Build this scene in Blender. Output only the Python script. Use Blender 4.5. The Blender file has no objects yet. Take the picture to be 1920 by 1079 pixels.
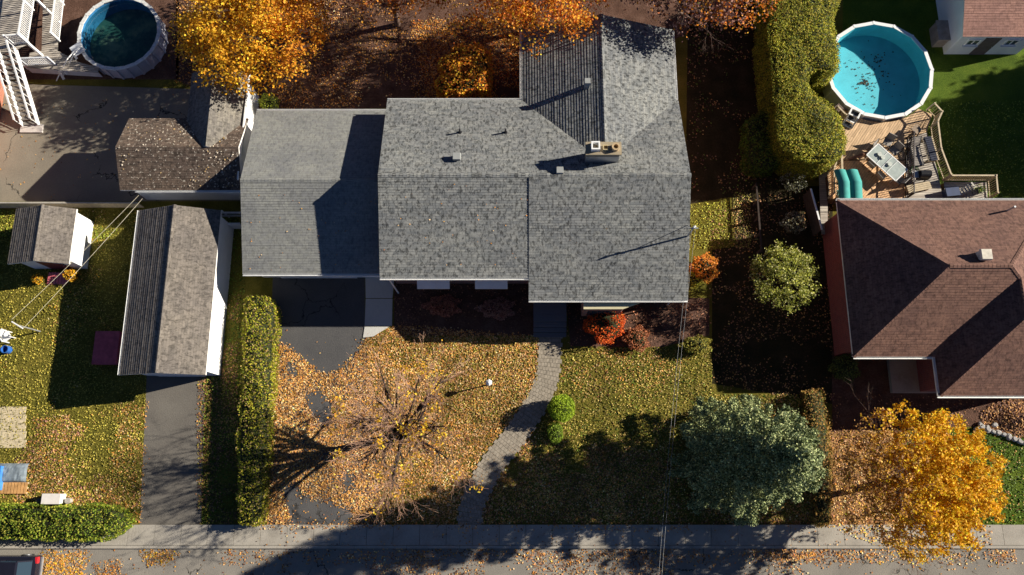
import bpy, math, random
import numpy as np
from mathutils import Vector, Matrix, noise
R = math.radians
S = bpy.context.scene
rng = np.random.default_rng(7); random.seed(7)

# ---------------------------------------------------------------- camera, light
FPX = 1400.0; CH = 45.0; TILT = math.atan(330/1400)
cam = bpy.data.objects.new('camera', bpy.data.cameras.new('camera'))
S.collection.objects.link(cam)
cam.location = (0, 0, CH); cam.rotation_euler = (TILT, 0, 0)
cam.data.sensor_width = 36; cam.data.lens = FPX/1920*36
cam.data.clip_start = 0.5; cam.data.clip_end = 3000
S.camera = cam
S.render.resolution_x = 1024; S.render.resolution_y = 575
w = bpy.data.worlds.new('World'); S.world = w; w.use_nodes = True
SUN_EL = 24.6; SUN_DIR = Vector((0.972, 0.233, 0)).normalized()   # horizontal direction towards the sun
wn = w.node_tree.nodes; sky = wn.new('ShaderNodeTexSky'); sky.sky_type = 'NISHITA'; sky.sun_disc = False
sky.air_density = 0.35; sky.dust_density = 0.0; sky.ozone_density = 3.5; sky.altitude = 2000
sky.sun_elevation = R(SUN_EL); sky.sun_rotation = math.atan2(SUN_DIR.x, SUN_DIR.y)
w.node_tree.links.new(sky.outputs[0], wn['Background'].inputs[0]); wn['Background'].inputs[1].default_value = 0.065
sun = bpy.data.objects.new('sun', bpy.data.lights.new('sun', 'SUN')); S.collection.objects.link(sun)
sun.data.energy = 5.0; sun.data.angle = R(0.5); sun.data.color = (1.0, 0.925, 0.8)
sd = Vector((SUN_DIR.x*math.cos(R(SUN_EL)), SUN_DIR.y*math.cos(R(SUN_EL)), math.sin(R(SUN_EL))))
sun.rotation_euler = sd.to_track_quat('Z', 'Y').to_euler(); sun.location = (60, 15, 60)
S.view_settings.view_transform = 'Standard'; S.view_settings.look = 'None'
S.view_settings.exposure = 0.95; S.view_settings.gamma = 1.0
S.render.engine = 'CYCLES'

# ---------------------------------------------------------------- helpers
C = S.collection
def W(px, py, z=0.0):
    """world point at height z seen at that spot of the aerial photo (survey helper)"""
    u = px-960; v = 540-py; s, c = math.sin(TILT), math.cos(TILT)
    d = (u, FPX*s+v*c, -FPX*c+v*s); k = (CH-z)/(-d[2])
    return Vector((d[0]*k, d[1]*k, z))
def W2(px, py, z=0.0):
    p = W(px, py, z); return (p.x, p.y)
def poly_px(pts, z=0.0): return [W2(a, b, z) for a, b in pts]

def tag(o, label=None, cat=None, group=None, kind=None):
    if label: o['label'] = label
    if cat: o['category'] = cat
    if group: o['group'] = group
    if kind: o['kind'] = kind
    return o
def thing(name, label, cat, loc=(0, 0, 0), group=None, rz=0):
    o = bpy.data.objects.new(name, None); C.objects.link(o); o.empty_display_size = .3
    o.location = loc; o.rotation_euler = (0, 0, rz)
    return tag(o, label, cat, group)
def children(o): return [c for c in bpy.data.objects if c.parent == o]
def copy_tree(o, parent=None):
    c = o.copy(); C.objects.link(c); c.parent = parent
    for ch in children(o): copy_tree(ch, c)
    return c

class MB:
    def __init__(s): s.v = []; s.f = []; s.m = []; s.uv = []
    def add(s, vs, fs, m=0, uvs=None):
        b = len(s.v); s.v += [tuple(x) for x in vs]
        for i, f in enumerate(fs):
            s.f.append(tuple(b+k for k in f)); s.m.append(m)
            s.uv.append(uvs[i] if uvs else None)
        return s
    def box(s, x0, x1, y0, y1, z0, z1, m=0):
        vs = [(x, y, z) for z in (z0, z1) for y in (y0, y1) for x in (x0, x1)]
        return s.add(vs, [(0, 2, 3, 1), (4, 5, 7, 6), (0, 1, 5, 4), (2, 6, 7, 3), (0, 4, 6, 2), (1, 3, 7, 5)], m)
    def obox(s, c, size, rz=0, m=0, rx=0, ry=0):
        M = Matrix.Translation(c) @ Matrix.Rotation(rz, 4, 'Z') @ Matrix.Rotation(ry, 4, 'Y') @ Matrix.Rotation(rx, 4, 'X')
        a, b, d = size[0]/2, size[1]/2, size[2]/2
        vs = [M @ Vector((x, y, z)) for z in (-d, d) for y in (-b, b) for x in (-a, a)]
        return s.add(vs, [(0, 2, 3, 1), (4, 5, 7, 6), (0, 1, 5, 4), (2, 6, 7, 3), (0, 4, 6, 2), (1, 3, 7, 5)], m)
    def bar(s, p, q, wd, ht, m=0):
        p = Vector(p); q = Vector(q); d = q-p; L = d.length; d.normalize()
        up = Vector((0, 0, 1)) if abs(d.z) < .95 else Vector((1, 0, 0))
        a = d.cross(up).normalized(); b = a.cross(d)
        vs = [e + a*i*wd/2 + b*j*ht/2 for e in (p, q) for i, j in ((-1, -1), (1, -1), (1, 1), (-1, 1))]
        return s.add(vs, [(0, 3, 2, 1), (4, 5, 6, 7), (0, 1, 5, 4), (1, 2, 6, 5), (2, 3, 7, 6), (3, 0, 4, 7)], m)
    def tube(s, p, q, r, r2=None, n=8, m=0):
        r2 = r if r2 is None else r2
        p = Vector(p); q = Vector(q); d = (q-p).normalized()
        up = Vector((0, 0, 1)) if abs(d.z) < .9 else Vector((1, 0, 0))
        a = d.cross(up).normalized(); b = a.cross(d)
        vs = []
        for e, rr in ((p, r), (q, r2)):
            for i in range(n):
                t = 2*math.pi*i/n; vs.append(e+(a*math.cos(t)+b*math.sin(t))*rr)
        fs = [(i, (i+1) % n, n+(i+1) % n, n+i) for i in range(n)] + [tuple(range(n-1, -1, -1)), tuple(range(n, 2*n))]
        return s.add(vs, fs, m)
    def path(s, pts, r, n=6, m=0):
        for i in range(len(pts)-1): s.tube(pts[i], pts[i+1], r, n=n, m=m)
        return s
    def prism(s, poly, z0, z1, m=0, mt=None):
        n = len(poly)
        A = sum(poly[i][0]*poly[(i+1) % n][1]-poly[(i+1) % n][0]*poly[i][1] for i in range(n))
        if A < 0: poly = poly[::-1]
        vs = [(x, y, z0) for x, y in poly]+[(x, y, z1) for x, y in poly]
        s.add(vs, [tuple(range(n-1, -1, -1))]+[(i, (i+1) % n, n+(i+1) % n, n+i) for i in range(n)], m)
        b = len(s.v)-n
        s.f.append(tuple(range(b, b+n))); s.m.append(m if mt is None else mt); s.uv.append(None)
        return s
    def ring(s, cx, cy, r0, r1, z0, z1, n, m=0, rot=0):
        for i in range(n):
            a0 = 2*math.pi*i/n+rot; a1 = 2*math.pi*(i+1)/n+rot
            P = [(cx+r*math.cos(a), cy+r*math.sin(a)) for r, a in ((r0, a0), (r1, a0), (r1, a1), (r0, a1))]
            vs = [(x, y, z0) for x, y in P]+[(x, y, z1) for x, y in P]
            s.add(vs, [(0, 3, 2, 1), (4, 5, 6, 7), (1, 2, 6, 5), (3, 0, 4, 7)], m)
        return s
    def build(s, name, mats, parent=None, smooth=False, local=False):
        me = bpy.data.meshes.new(name); me.from_pydata(s.v, [], s.f); me.update()
        if not isinstance(mats, (list, tuple)): mats = [mats]
        for m in mats: me.materials.append(m)
        me.polygons.foreach_set('material_index', s.m)
        if any(u is not None for u in s.uv):
            ul = me.uv_layers.new(name='UVMap'); fl = []
            for f, u in zip(s.f, s.uv):
                if u is None: fl += [0.0, 0.0]*len(f)
                else:
                    for a in u: fl += [a[0], a[1]]
            ul.data.foreach_set('uv', fl)
        if smooth: me.polygons.foreach_set('use_smooth', [True]*len(me.polygons))
        return link(name, me, parent, local)
def link(name, me, parent=None, local=False):
    o = bpy.data.objects.new(name, me); C.objects.link(o)
    if parent:
        o.parent = parent
        if parent.type == 'EMPTY' and not local: o.location = -parent.location
    return o
def struct(name, mb, mat, **k): return tag(mb.build(name, mat, **k), kind='structure')

# ---------------------------------------------------------------- materials
def newmat(name, rough=.8, spec=.3):
    m = bpy.data.materials.new(name); m.use_nodes = True
    b = m.node_tree.nodes['Principled BSDF']; b.inputs['Roughness'].default_value = rough
    b.inputs['Specular IOR Level'].default_value = spec
    return m, m.node_tree.nodes, m.node_tree.links, b
def ramp(N, L, src, stops):
    r = N.new('ShaderNodeValToRGB'); cr = r.color_ramp
    while len(cr.elements) < len(stops): cr.elements.new(.5)
    for e, (p, c) in zip(cr.elements, stops): e.position = p; e.color = (*c, 1)
    L.new(src, r.inputs[0]); return r
def noise_node(N, L, scale, detail=4, rough=.6, coord='Object', stretch=None):
    tc = N.new('ShaderNodeTexCoord'); n = N.new('ShaderNodeTexNoise')
    n.inputs['Scale'].default_value = scale; n.inputs['Detail'].default_value = detail; n.inputs['Roughness'].default_value = rough
    if stretch:
        mp = N.new('ShaderNodeMapping'); mp.inputs['Scale'].default_value = stretch
        L.new(tc.outputs[coord], mp.inputs[0]); L.new(mp.outputs[0], n.inputs[0])
    else: L.new(tc.outputs[coord], n.inputs[0])
    return n
def plain(name, col, rough=.6, var=.25, scale=3, metal=0, spec=.3):
    m, N, L, b = newmat(name, rough, spec)
    n = noise_node(N, L, scale, 5)
    c2 = tuple(min(1, c*(1+var)) for c in col); c1 = tuple(c*(1-var) for c in col)
    r = ramp(N, L, n.outputs[0], [(.3, c1), (.7, c2)]); L.new(r.outputs[0], b.inputs['Base Color'])
    b.inputs['Metallic'].default_value = metal
    return m
def ground_mat(name, stops, scale=1.2, fine=9, bump=.4, rough=.95, mixf=.5, bscale=14):
    m, N, L, b = newmat(name, rough, .1)
    a = noise_node(N, L, scale, 5, .6); f = noise_node(N, L, fine, 4, .75)
    mx = N.new('ShaderNodeMix'); mx.data_type = 'FLOAT'; mx.inputs[0].default_value = mixf
    L.new(a.outputs[0], mx.inputs[2]); L.new(f.outputs[0], mx.inputs[3])
    r = ramp(N, L, mx.outputs[0], stops); L.new(r.outputs[0], b.inputs['Base Color'])
    g = noise_node(N, L, bscale, 3, .7); bp = N.new('ShaderNodeBump'); bp.inputs['Strength'].default_value = bump; bp.inputs['Distance'].default_value = .05
    L.new(g.outputs[0], bp.inputs['Height']); L.new(bp.outputs[0], b.inputs['Normal'])
    return m
def add_cracks(m, scale, wdt=.012, col=(.03, .028, .025)):
    N = m.node_tree.nodes; L = m.node_tree.links; b = N['Principled BSDF']; src = b.inputs['Base Color'].links[0].from_socket
    tc = N.new('ShaderNodeTexCoord'); nz = noise_node(N, L, .8, 4, .6); ad = N.new('ShaderNodeVectorMath'); ad.operation = 'MULTIPLY_ADD'; ad.inputs[1].default_value = (1.6,)*3
    L.new(nz.outputs['Color'], ad.inputs[0]); L.new(tc.outputs['Object'], ad.inputs[2])
    v = N.new('ShaderNodeTexVoronoi'); v.feature = 'DISTANCE_TO_EDGE'; v.inputs['Scale'].default_value = scale; L.new(ad.outputs[0], v.inputs['Vector'])
    r_ = ramp(N, L, v.outputs['Distance'], [(wdt*.4, (1, 1, 1)), (wdt, (0, 0, 0))]); gate = noise_node(N, L, .35, 2); rg = ramp(N, L, gate.outputs[0], [(.48, (0, 0, 0)), (.55, (1, 1, 1))])
    mu = N.new('ShaderNodeMath'); mu.operation = 'MULTIPLY'; L.new(r_.outputs[0], mu.inputs[0]); L.new(rg.outputs[0], mu.inputs[1])
    mx = N.new('ShaderNodeMix'); mx.data_type = 'RGBA'; L.new(mu.outputs[0], mx.inputs[0]); L.new(src, mx.inputs[6]); mx.inputs[7].default_value = (*col, 1); L.new(mx.outputs[2], b.inputs['Base Color'])
def shingle(name, ca, cb, blotch=.5, tabw=.33, speck=None):
    """asphalt shingles; UV in metres, courses are real geometry"""
    m, N, L, b = newmat(name, .9, .15)
    uv = N.new('ShaderNodeTexCoord'); br = N.new('ShaderNodeTexBrick')
    L.new(uv.outputs['UV'], br.inputs['Vector'])
    br.inputs['Color1'].default_value = (*ca, 1); br.inputs['Color2'].default_value = (*cb, 1)
    br.inputs['Mortar'].default_value = (*[c*.8 for c in cb], 1); br.inputs['Mortar Size'].default_value = .006
    br.inputs['Scale'].default_value = 1.0; br.inputs['Brick Width'].default_value = tabw; br.inputs['Row Height'].default_value = .145
    br.inputs['Bias'].default_value = -.1; br.offset = .37; br.offset_frequency = 3
    n1 = noise_node(N, L, 1.0, 4, .75, 'UV', (6.0, 3.6, 1)); n1.inputs['Distortion'].default_value = .6; n2 = noise_node(N, L, .35, 4, .6, 'UV')
    r1 = ramp(N, L, n1.outputs[0], [(.38, (1-blotch,)*3), (.53, (1.15,)*3)])
    r2 = ramp(N, L, n2.outputs[0], [(.3, (.8, .8, .83)), (.7, (1.14, 1.12, 1.07))])
    m1 = N.new('ShaderNodeMix'); m1.data_type = 'RGBA'; m1.blend_type = 'MULTIPLY'; m1.inputs[0].default_value = 1
    L.new(br.outputs[0], m1.inputs[6]); L.new(r1.outputs[0], m1.inputs[7])
    m2 = N.new('ShaderNodeMix'); m2.data_type = 'RGBA'; m2.blend_type = 'MULTIPLY'; m2.inputs[0].default_value = 1
    L.new(m1.outputs[2], m2.inputs[6]); L.new(r2.outputs[0], m2.inputs[7]); out = m2.outputs[2]
    if speck:
        n3 = noise_node(N, L, 6, 3, .6, 'UV'); r3 = ramp(N, L, n3.outputs[0], [(.6, (0, 0, 0)), (.66, (1, 1, 1))])
        m3 = N.new('ShaderNodeMix'); m3.data_type = 'RGBA'; L.new(r3.outputs[0], m3.inputs[0])
        L.new(out, m3.inputs[6]); m3.inputs[7].default_value = (*speck, 1); out = m3.outputs[2]
    L.new(out, b.inputs['Base Color'])
    g = noise_node(N, L, 22, 3, .7, 'UV'); bp = N.new('ShaderNodeBump'); bp.inputs['Strength'].default_value = .35; bp.inputs['Distance'].default_value = .02
    L.new(g.outputs[0], bp.inputs['Height']); L.new(bp.outputs[0], b.inputs['Normal'])
    return m
def leaf_material(name='leaf', trans=.35):
    m = bpy.data.materials.new(name); m.use_nodes = True; N = m.node_tree.nodes; L = m.node_tree.links
    b = N['Principled BSDF']; b.inputs['Roughness'].default_value = .65; b.inputs['Specular IOR Level'].default_value = .25
    a = N.new('ShaderNodeAttribute'); a.attribute_name = 'col'; L.new(a.outputs['Color'], b.inputs['Base Color'])
    t = N.new('ShaderNodeBsdfTranslucent'); L.new(a.outputs['Color'], t.inputs['Color'])
    mx = N.new('ShaderNodeMixShader'); mx.inputs[0].default_value = trans
    L.new(b.outputs[0], mx.inputs[1]); L.new(t.outputs[0], mx.inputs[2]); L.new(mx.outputs[0], N['Material Output'].inputs[0])
    return m
def board_mat(name, ca, cb, w_=.14, axis_uv=True, rough=.75):
    m, N, L, b = newmat(name, rough, .2)
    uv = N.new('ShaderNodeTexCoord'); br = N.new('ShaderNodeTexBrick'); L.new(uv.outputs['UV'], br.inputs['Vector'])
    br.inputs['Color1'].default_value = (*ca, 1); br.inputs['Color2'].default_value = (*cb, 1)
    br.inputs['Mortar'].default_value = (*[c*.3 for c in ca], 1); br.inputs['Mortar Size'].default_value = .004
    br.inputs['Scale'].default_value = 1; br.inputs['Brick Width'].default_value = 3.6; br.inputs['Row Height'].default_value = w_
    n = noise_node(N, L, 1, 4, .7, 'UV', (1.5, 14, 1)); r = ramp(N, L, n.outputs[0], [(.3, (.6,)*3), (.7, (1.25,)*3)])
    mx = N.new('ShaderNodeMix'); mx.data_type = 'RGBA'; mx.blend_type = 'MULTIPLY'; mx.inputs[0].default_value = 1
    L.new(br.outputs[0], mx.inputs[6]); L.new(r.outputs[0], mx.inputs[7]); L.new(mx.outputs[2], b.inputs['Base Color'])
    return m
def brick_mat(name, ca, cb, mort):
    m, N, L, b = newmat(name, .85, .15)
    tc = N.new('ShaderNodeTexCoord'); sp = N.new('ShaderNodeSeparateXYZ'); L.new(tc.outputs['Object'], sp.inputs[0])
    ad = N.new('ShaderNodeMath'); L.new(sp.outputs[0], ad.inputs[0]); L.new(sp.outputs[1], ad.inputs[1])
    cb_ = N.new('ShaderNodeCombineXYZ'); L.new(ad.outputs[0], cb_.inputs[0]); L.new(sp.outputs[2], cb_.inputs[1])
    br = N.new('ShaderNodeTexBrick'); L.new(cb_.outputs[0], br.inputs['Vector'])
    br.inputs['Color1'].default_value = (*ca, 1); br.inputs['Color2'].default_value = (*cb, 1); br.inputs['Mortar'].default_value = (*mort, 1)
    br.inputs['Scale'].default_value = 1; br.inputs['Brick Width'].default_value = .22; br.inputs['Row Height'].default_value = .075; br.inputs['Mortar Size'].default_value = .008
    L.new(br.outputs[0], b.inputs['Base Color']); return m
def siding_mat(name, col):
    m, N, L, b = newmat(name, .5, .3)
    tc = N.new('ShaderNodeTexCoord'); sp = N.new('ShaderNodeSeparateXYZ'); L.new(tc.outputs['Object'], sp.inputs[0])
    mu = N.new('ShaderNodeMath'); mu.operation = 'MULTIPLY'; mu.inputs[1].default_value = 1/.11; L.new(sp.outputs[2], mu.inputs[0])
    fr = N.new('ShaderNodeMath'); fr.operation = 'FRACT'; L.new(mu.outputs[0], fr.inputs[0])
    bp = N.new('ShaderNodeBump'); bp.inputs['Strength'].default_value = .5; bp.inputs['Distance'].default_value = .012; L.new(fr.outputs[0], bp.inputs['Height']); L.new(bp.outputs[0], b.inputs['Normal'])
    n = noise_node(N, L, 1.5, 4); r = ramp(N, L, n.outputs[0], [(.3, tuple(c*.88 for c in col)), (.7, col)]); L.new(r.outputs[0], b.inputs['Base Color'])
    return m
def glass_mat(name, tint, rough=.05):
    m, N, L, b = newmat(name, rough, .6); b.inputs['Base Color'].default_value = (*tint, 1); return m
def water_mat(name, tint, gloss=.04):
    m = bpy.data.materials.new(name); m.use_nodes = True; N = m.node_tree.nodes; L = m.node_tree.links
    t = N.new('ShaderNodeBsdfTransparent'); t.inputs[0].default_value = (*tint, 1)
    g = N.new('ShaderNodeBsdfGlossy'); g.inputs['Roughness'].default_value = .02
    mx = N.new('ShaderNodeMixShader'); mx.inputs[0].default_value = gloss
    n = noise_node(N, L, 4, 3); bp = N.new('ShaderNodeBump'); bp.inputs['Strength'].default_value = .15; L.new(n.outputs[0], bp.inputs['Height']); L.new(bp.outputs[0], g.inputs['Normal'])
    L.new(t.outputs[0], mx.inputs[1]); L.new(g.outputs[0], mx.inputs[2]); L.new(mx.outputs[0], N['Material Output'].inputs[0])
    return m

M = {}
M['leaf'] = leaf_material('leaf', .35); M['litter'] = leaf_material('litter', .08)
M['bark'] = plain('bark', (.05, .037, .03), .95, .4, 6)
M['bark_pale'] = plain('bark_pale', (.13, .085, .065), .9, .4, 8)
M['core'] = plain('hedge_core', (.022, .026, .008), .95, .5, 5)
M['main_roof'] = shingle('grey_architectural_shingle', (.245, .25, .24), (.145, .155, .16), .66)
M['garage_roof'] = shingle('grey_three_tab_shingle', (.23, .235, .22), (.185, .19, .19), .2)
M['brown_roof'] = shingle('brown_shingle', (.2, .112, .085), (.135, .075, .06), .35)
M['pink_roof'] = shingle('faded_brown_shingle', (.36, .2, .16), (.27, .15, .12), .2)
M['taupe_roof'] = shingle('taupe_shingle', (.21, .185, .16), (.14, .125, .11), .42)
M['old_roof'] = shingle('weathered_shingle', (.15, .11, .085), (.085, .065, .052), .45, .33, (.5, .44, .36))
M['old_grey'] = shingle('weathered_grey_shingle', (.2, .185, .16), (.13, .12, .11), .4)
M['white'] = plain('white_paint', (.8, .8, .78), .45, .06, 3)
M['fascia'] = plain('fascia', (.72, .7, .66), .5, .1, 2)
M['siding_white'] = siding_mat('white_siding', (.8, .8, .8)); M['siding_grey'] = siding_mat('pale_siding', (.62, .64, .68))
M['brick_brown'] = brick_mat('brown_brick', (.3, .13, .1), (.2, .08, .06), (.3, .27, .24))
M['brick_orange'] = brick_mat('orange_brick', (.42, .12, .05), (.3, .08, .04), (.35, .3, .25))
M['brick_red'] = brick_mat('dark_red_brick', (.3, .06, .045), (.2, .04, .035), (.2, .16, .14))
M['glass'] = glass_mat('glass', (.03, .05, .07)); M['dark_metal'] = plain('dark_metal', (.03, .03, .035), .5, .2, 4, .3)
M['steel'] = plain('galvanised_steel', (.45, .46, .47), .4, .15, 4, .6)
M['asphalt'] = ground_mat('asphalt', [(.3, (.06, .06, .063)), (.5, (.09, .088, .088)), (.7, (.125, .12, .115))], .5, 14, .3, .9)
M['mid_asphalt'] = ground_mat('mid_asphalt', [(.3, (.1, .09, .08)), (.5, (.145, .132, .115)), (.7, (.19, .175, .15))], .5, 14, .3, .9)
M['old_asphalt'] = ground_mat('old_asphalt', [(.25, (.15, .13, .105)), (.5, (.23, .2, .155)), (.75, (.3, .26, .2))], .35, 10, .25, .9, .4)
M['road'] = ground_mat('road_asphalt', [(.25, (.16, .145, .125)), (.5, (.24, .22, .19)), (.75, (.32, .29, .24))], .45, 12, .3, .9, .4)
add_cracks(M['old_asphalt'], .22, .008); add_cracks(M['road'], .3, .012); add_cracks(M['asphalt'], .3, .01)
M['concrete'] = ground_mat('concrete', [(.28, (.24, .215, .18)), (.5, (.36, .33, .28)), (.72, (.44, .4, .34))], .9, 9, .2, .9, .4)
M['soil'] = ground_mat('garden_soil', [(.3, (.05, .028, .02)), (.5, (.11, .06, .042)), (.7, (.2, .12, .09))], 1.2, 9, .9)
M['lawn'] = ground_mat('lawn', [(.3, (.05, .052, .01)), (.45, (.115, .105, .016)), (.6, (.19, .155, .028)), (.75, (.27, .2, .05))], .7, 11, .9)
M['green_lawn'] = ground_mat('green_lawn', [(.3, (.03, .055, .006)), (.5, (.075, .12, .012)), (.7, (.14, .17, .02))], .7, 11, .9)
M['leafy_ground'] = ground_mat('leaf_litter_ground', [(.3, (.12, .07, .025)), (.5, (.3, .17, .06)), (.7, (.48, .29, .11))], 1.3, 11, .9)
M['wood'] = board_mat('deck_boards', (.72, .5, .3), (.5, .34, .2))
M['wood_grey'] = board_mat('weathered_boards', (.6, .54, .46), (.38, .33, .28))
M['wood_plain'] = plain('timber', (.5, .4, .26), .7, .25, 5)
M['step_wood'] = board_mat('painted_steps', (.55, .57, .62), (.47, .49, .54))
M['pool_liner'] = plain('pool_liner_turquoise', (.1, .5, .58), .6, .1, 1.2)
M['pool_liner_dark'] = plain('pool_liner_blue', (.04, .2, .42), .6, .25, 1.5)
M['algae'] = ground_mat('algae_floor', [(.35, (.02, .07, .08)), (.5, (.05, .14, .12)), (.66, (.34, .36, .24))], .5, 3, 0, .8, .2)
M['water_clear'] = water_mat('clear_water', (.95, .99, 1.0), .03); M['water_dark'] = water_mat('murky_water', (.55, .68, .66), .06)
M['teal'] = plain('teal_canvas', (.05, .3, .27), .8, .12, 4)
M['paver'] = plain('paver', (.3, .26, .205), .9, .3, 5)
M['beige_paver'] = plain('beige_paver', (.55, .46, .3), .9, .25, 6)
M['stone'] = plain('stone', (.4, .38, .36), .9, .3, 6)

# ---------------------------------------------------------------- leaves in bulk
def leaf_arrays(P, size, up=.5, flat=False):
    """rhombus leaves at P (n,3)"""
    n = len(P); size = np.broadcast_to(size, (n,))[:, None]
    nor = rng.normal(size=(n, 3)); nor[:, 2] = np.abs(nor[:, 2])
    nor /= np.linalg.norm(nor, axis=1, keepdims=True); nor = nor*(1-up)+np.array([0, 0, 1.])*up
    nor /= np.linalg.norm(nor, axis=1, keepdims=True)
    t = rng.normal(size=(n, 3)); t -= nor*np.sum(t*nor, 1, keepdims=True); t /= np.linalg.norm(t, axis=1, keepdims=True)
    b = np.cross(nor, t)
    V = np.stack([P-t*size*.55, P+b*size*.38+nor*size*.08, P+t*size*.55, P-b*size*.38+nor*size*.08], 1)
    return V.reshape(-1, 3)
def leaf_object(name, P, size, col, up=.5, mat=None, parent=None, core=None, core_mat=None):
    """one mesh of many leaves (plus an optional solid core mesh of MB)"""
    P = np.asarray(P, float); V = leaf_arrays(P, size, up); n = len(P)
    F = np.arange(4*n).reshape(-1, 4); cv = []; cf = []
    if core: cv = np.array(core.v, float); cf = core.f
    nv = 4*n+len(cv); me = bpy.data.meshes.new(name)
    me.vertices.add(nv); co = np.concatenate([V, cv]) if len(cv) else V
    me.vertices.foreach_set('co', co.astype(np.float32).ravel())
    loops = F.ravel().tolist(); starts = list(range(0, 4*n, 4)); totals = [4]*n
    for f in cf:
        starts.append(len(loops)); totals.append(len(f)); loops += [4*n+k for k in f]
    me.loops.add(len(loops)); me.loops.foreach_set('vertex_index', loops)
    me.polygons.add(len(starts)); me.polygons.foreach_set('loop_start', starts); me.polygons.foreach_set('loop_total', totals)
    me.materials.append(mat or M['leaf']); 
    if core: me.materials.append(core_mat or M['core'])
    me.polygons.foreach_set('material_index', [0]*n+[1]*len(cf))
    me.update(calc_edges=True)
    a = me.attributes.new('col', 'FLOAT_COLOR', 'FACE'); cc = np.ones((len(starts), 4), np.float32); cc[:n, :3] = col
    a.data.foreach_set('color', cc.ravel())
    return link(name, me, parent)
def palette(n, cols, wts=None, jit=.18):
    cols = np.array(cols); k = rng.choice(len(cols), n, p=None if wts is None else np.array(wts)/sum(wts))
    return np.clip(cols[k]*(1+rng.normal(size=(n, 1))*jit), .003, .95)
def inpoly(P, poly):
    x, y = P[:, 0], P[:, 1]; r = np.zeros(len(P), bool); n = len(poly)
    for i in range(n):
        x0, y0 = poly[i]; x1, y1 = poly[(i+1) % n]
        if y0 == y1: continue
        c = ((y0 > y) != (y1 > y)) & (x < (x1-x0)*(y-y0)/(y1-y0)+x0); r ^= c
    return r
def scatter(poly, dens):
    a = np.array(poly); lo = a.min(0); hi = a.max(0); n = int((hi-lo).prod()*dens)
    P = rng.uniform(lo, hi, (n, 2)); return P[inpoly(P, poly)]
def fnoise(P, sc, seed=0):
    """cheap smooth value noise on (n,2)"""
    r = np.random.default_rng(seed); G = r.random((64, 64)); q = P*sc+1000
    i = np.floor(q).astype(int); f = q-i; f = f*f*(3-2*f); i %= 64; j = (i+1) % 64
    a = G[i[:, 0], i[:, 1]]*(1-f[:, 0])+G[j[:, 0], i[:, 1]]*f[:, 0]; b = G[i[:, 0], j[:, 1]]*(1-f[:, 0])+G[j[:, 0], j[:, 1]]*f[:, 0]
    return a*(1-f[:, 1])+b*f[:, 1]

# palettes (surface colours)
TAN = [(.64, .32, .1), (.74, .42, .16), (.46, .22, .075), (.68, .28, .05), (.3, .13, .06), (.8, .54, .28), (.62, .34, .08)]
OLIVE = [(.31, .26, .04), (.44, .35, .065), (.2, .18, .025), (.54, .41, .12), (.38, .25, .06)]
GREEN = [(.1, .17, .015), (.17, .25, .025), (.06, .11, .01), (.28, .33, .04)]
YELLOW = [(.75, .42, .02), (.8, .52, .04), (.62, .3, .015), (.78, .35, .02), (.5, .22, .02)]
ORANGE = [(.75, .25, .015), (.8, .34, .03), (.6, .15, .012), (.7, .3, .05), (.4, .1, .015)]
BROWN = [(.2, .09, .05), (.3, .14, .08), (.13, .06, .045), (.4, .2, .1)]
HEDGE = [(.26, .29, .02), (.38, .38, .025), (.13, .16, .015), (.5, .46, .04), (.5, .38, .05)]

# ================================================================= GROUND
def sheet(name, poly, z, mat, uvdir=None):
    mb = MB(); n = len(poly); A = sum(poly[i][0]*poly[(i+1) % n][1]-poly[(i+1) % n][0]*poly[i][1] for i in range(n))
    if A < 0: poly = poly[::-1]
    uv = [[(p[0], p[1]) for p in poly]]
    mb.add([(x, y, z) for x, y in poly], [tuple(range(n))], 0, uv)
    return struct(name, mb, mat)
sheet('ground', [(-500, -500), (500, -500), (500, 500), (-500, 500)], 0, M['lawn'])
SWY0, SWY1 = -4.7, -3.43
struct('road', MB().add([(-500, -15, -.0), (500, -15, 0), (500, SWY0-.02, 0), (-500, SWY0-.02, 0)], [(0, 1, 2, 3)]), M['road']).location.z = .004
# pavement as slabs with joints, a real kerb step
mb = MB(); x = -60.0
while x < 60:
    L_ = 1.52; mb.box(x, x+L_-.02, SWY0+.16, SWY1, 0, .115); x += L_
struct('pavement', mb, M['concrete'])
mb = MB(); x = -60.0
while x < 60: mb.box(x, x+2.98, SWY0-.02, SWY0+.14, 0, .128); x += 3.0
struct('kerb', mb, M['concrete'])
sheet('left_neighbour_driveway', poly_px([(-260, 150), (365, 168), (470, 185), (470, 378), (-260, 378)]), .006, M['old_asphalt'])
sheet('narrow_driveway', poly_px([(276, 690), (385, 690), (377, 988), (262, 988)]), .006, M['mid_asphalt'])
DRV = poly_px([(512, 500), (684, 500), (684, 640), (700, 760), (716, 988), (500, 988)])
sheet('main_driveway', DRV, .006, M['asphalt'])
sheet('dark_bed_in_front_of_house', poly_px([(740, 520), (1000, 520), (1002, 630), (738, 630)]), .006, M['soil'])
sheet('bed_beside_steps', poly_px([(1060, 555), (1330, 560), (1330, 630), (1240, 652), (1070, 650)]), .006, M['soil'])
M['shade_dark_ground'] = ground_mat('shade_toned_ground', [(.3, (.012, .014, .006)), (.5, (.035, .028, .012)), (.7, (.07, .05, .028))], 1.0, 9, .9)  # near-black tone paints the deep shade of hedge and house into the ground
sheet('side_yard_painted_shade', poly_px([(1290, 0), (1480, 0), (1480, 350), (1560, 350), (1570, 760), (1335, 720), (1335, 470), (1380, 460), (1372, 370), (1285, 385)]), .005, M['shade_dark_ground'])
sheet('back_yard_soil', poly_px([(330, -60), (1300, -60), (1300, 60), (980, 190), (480, 215), (330, 150)]), .005, M['soil'])
sheet('pool_side_soil', poly_px([(-200, -80), (335, -80), (335, 150), (-200, 150)]), .005, M['soil'])
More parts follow.
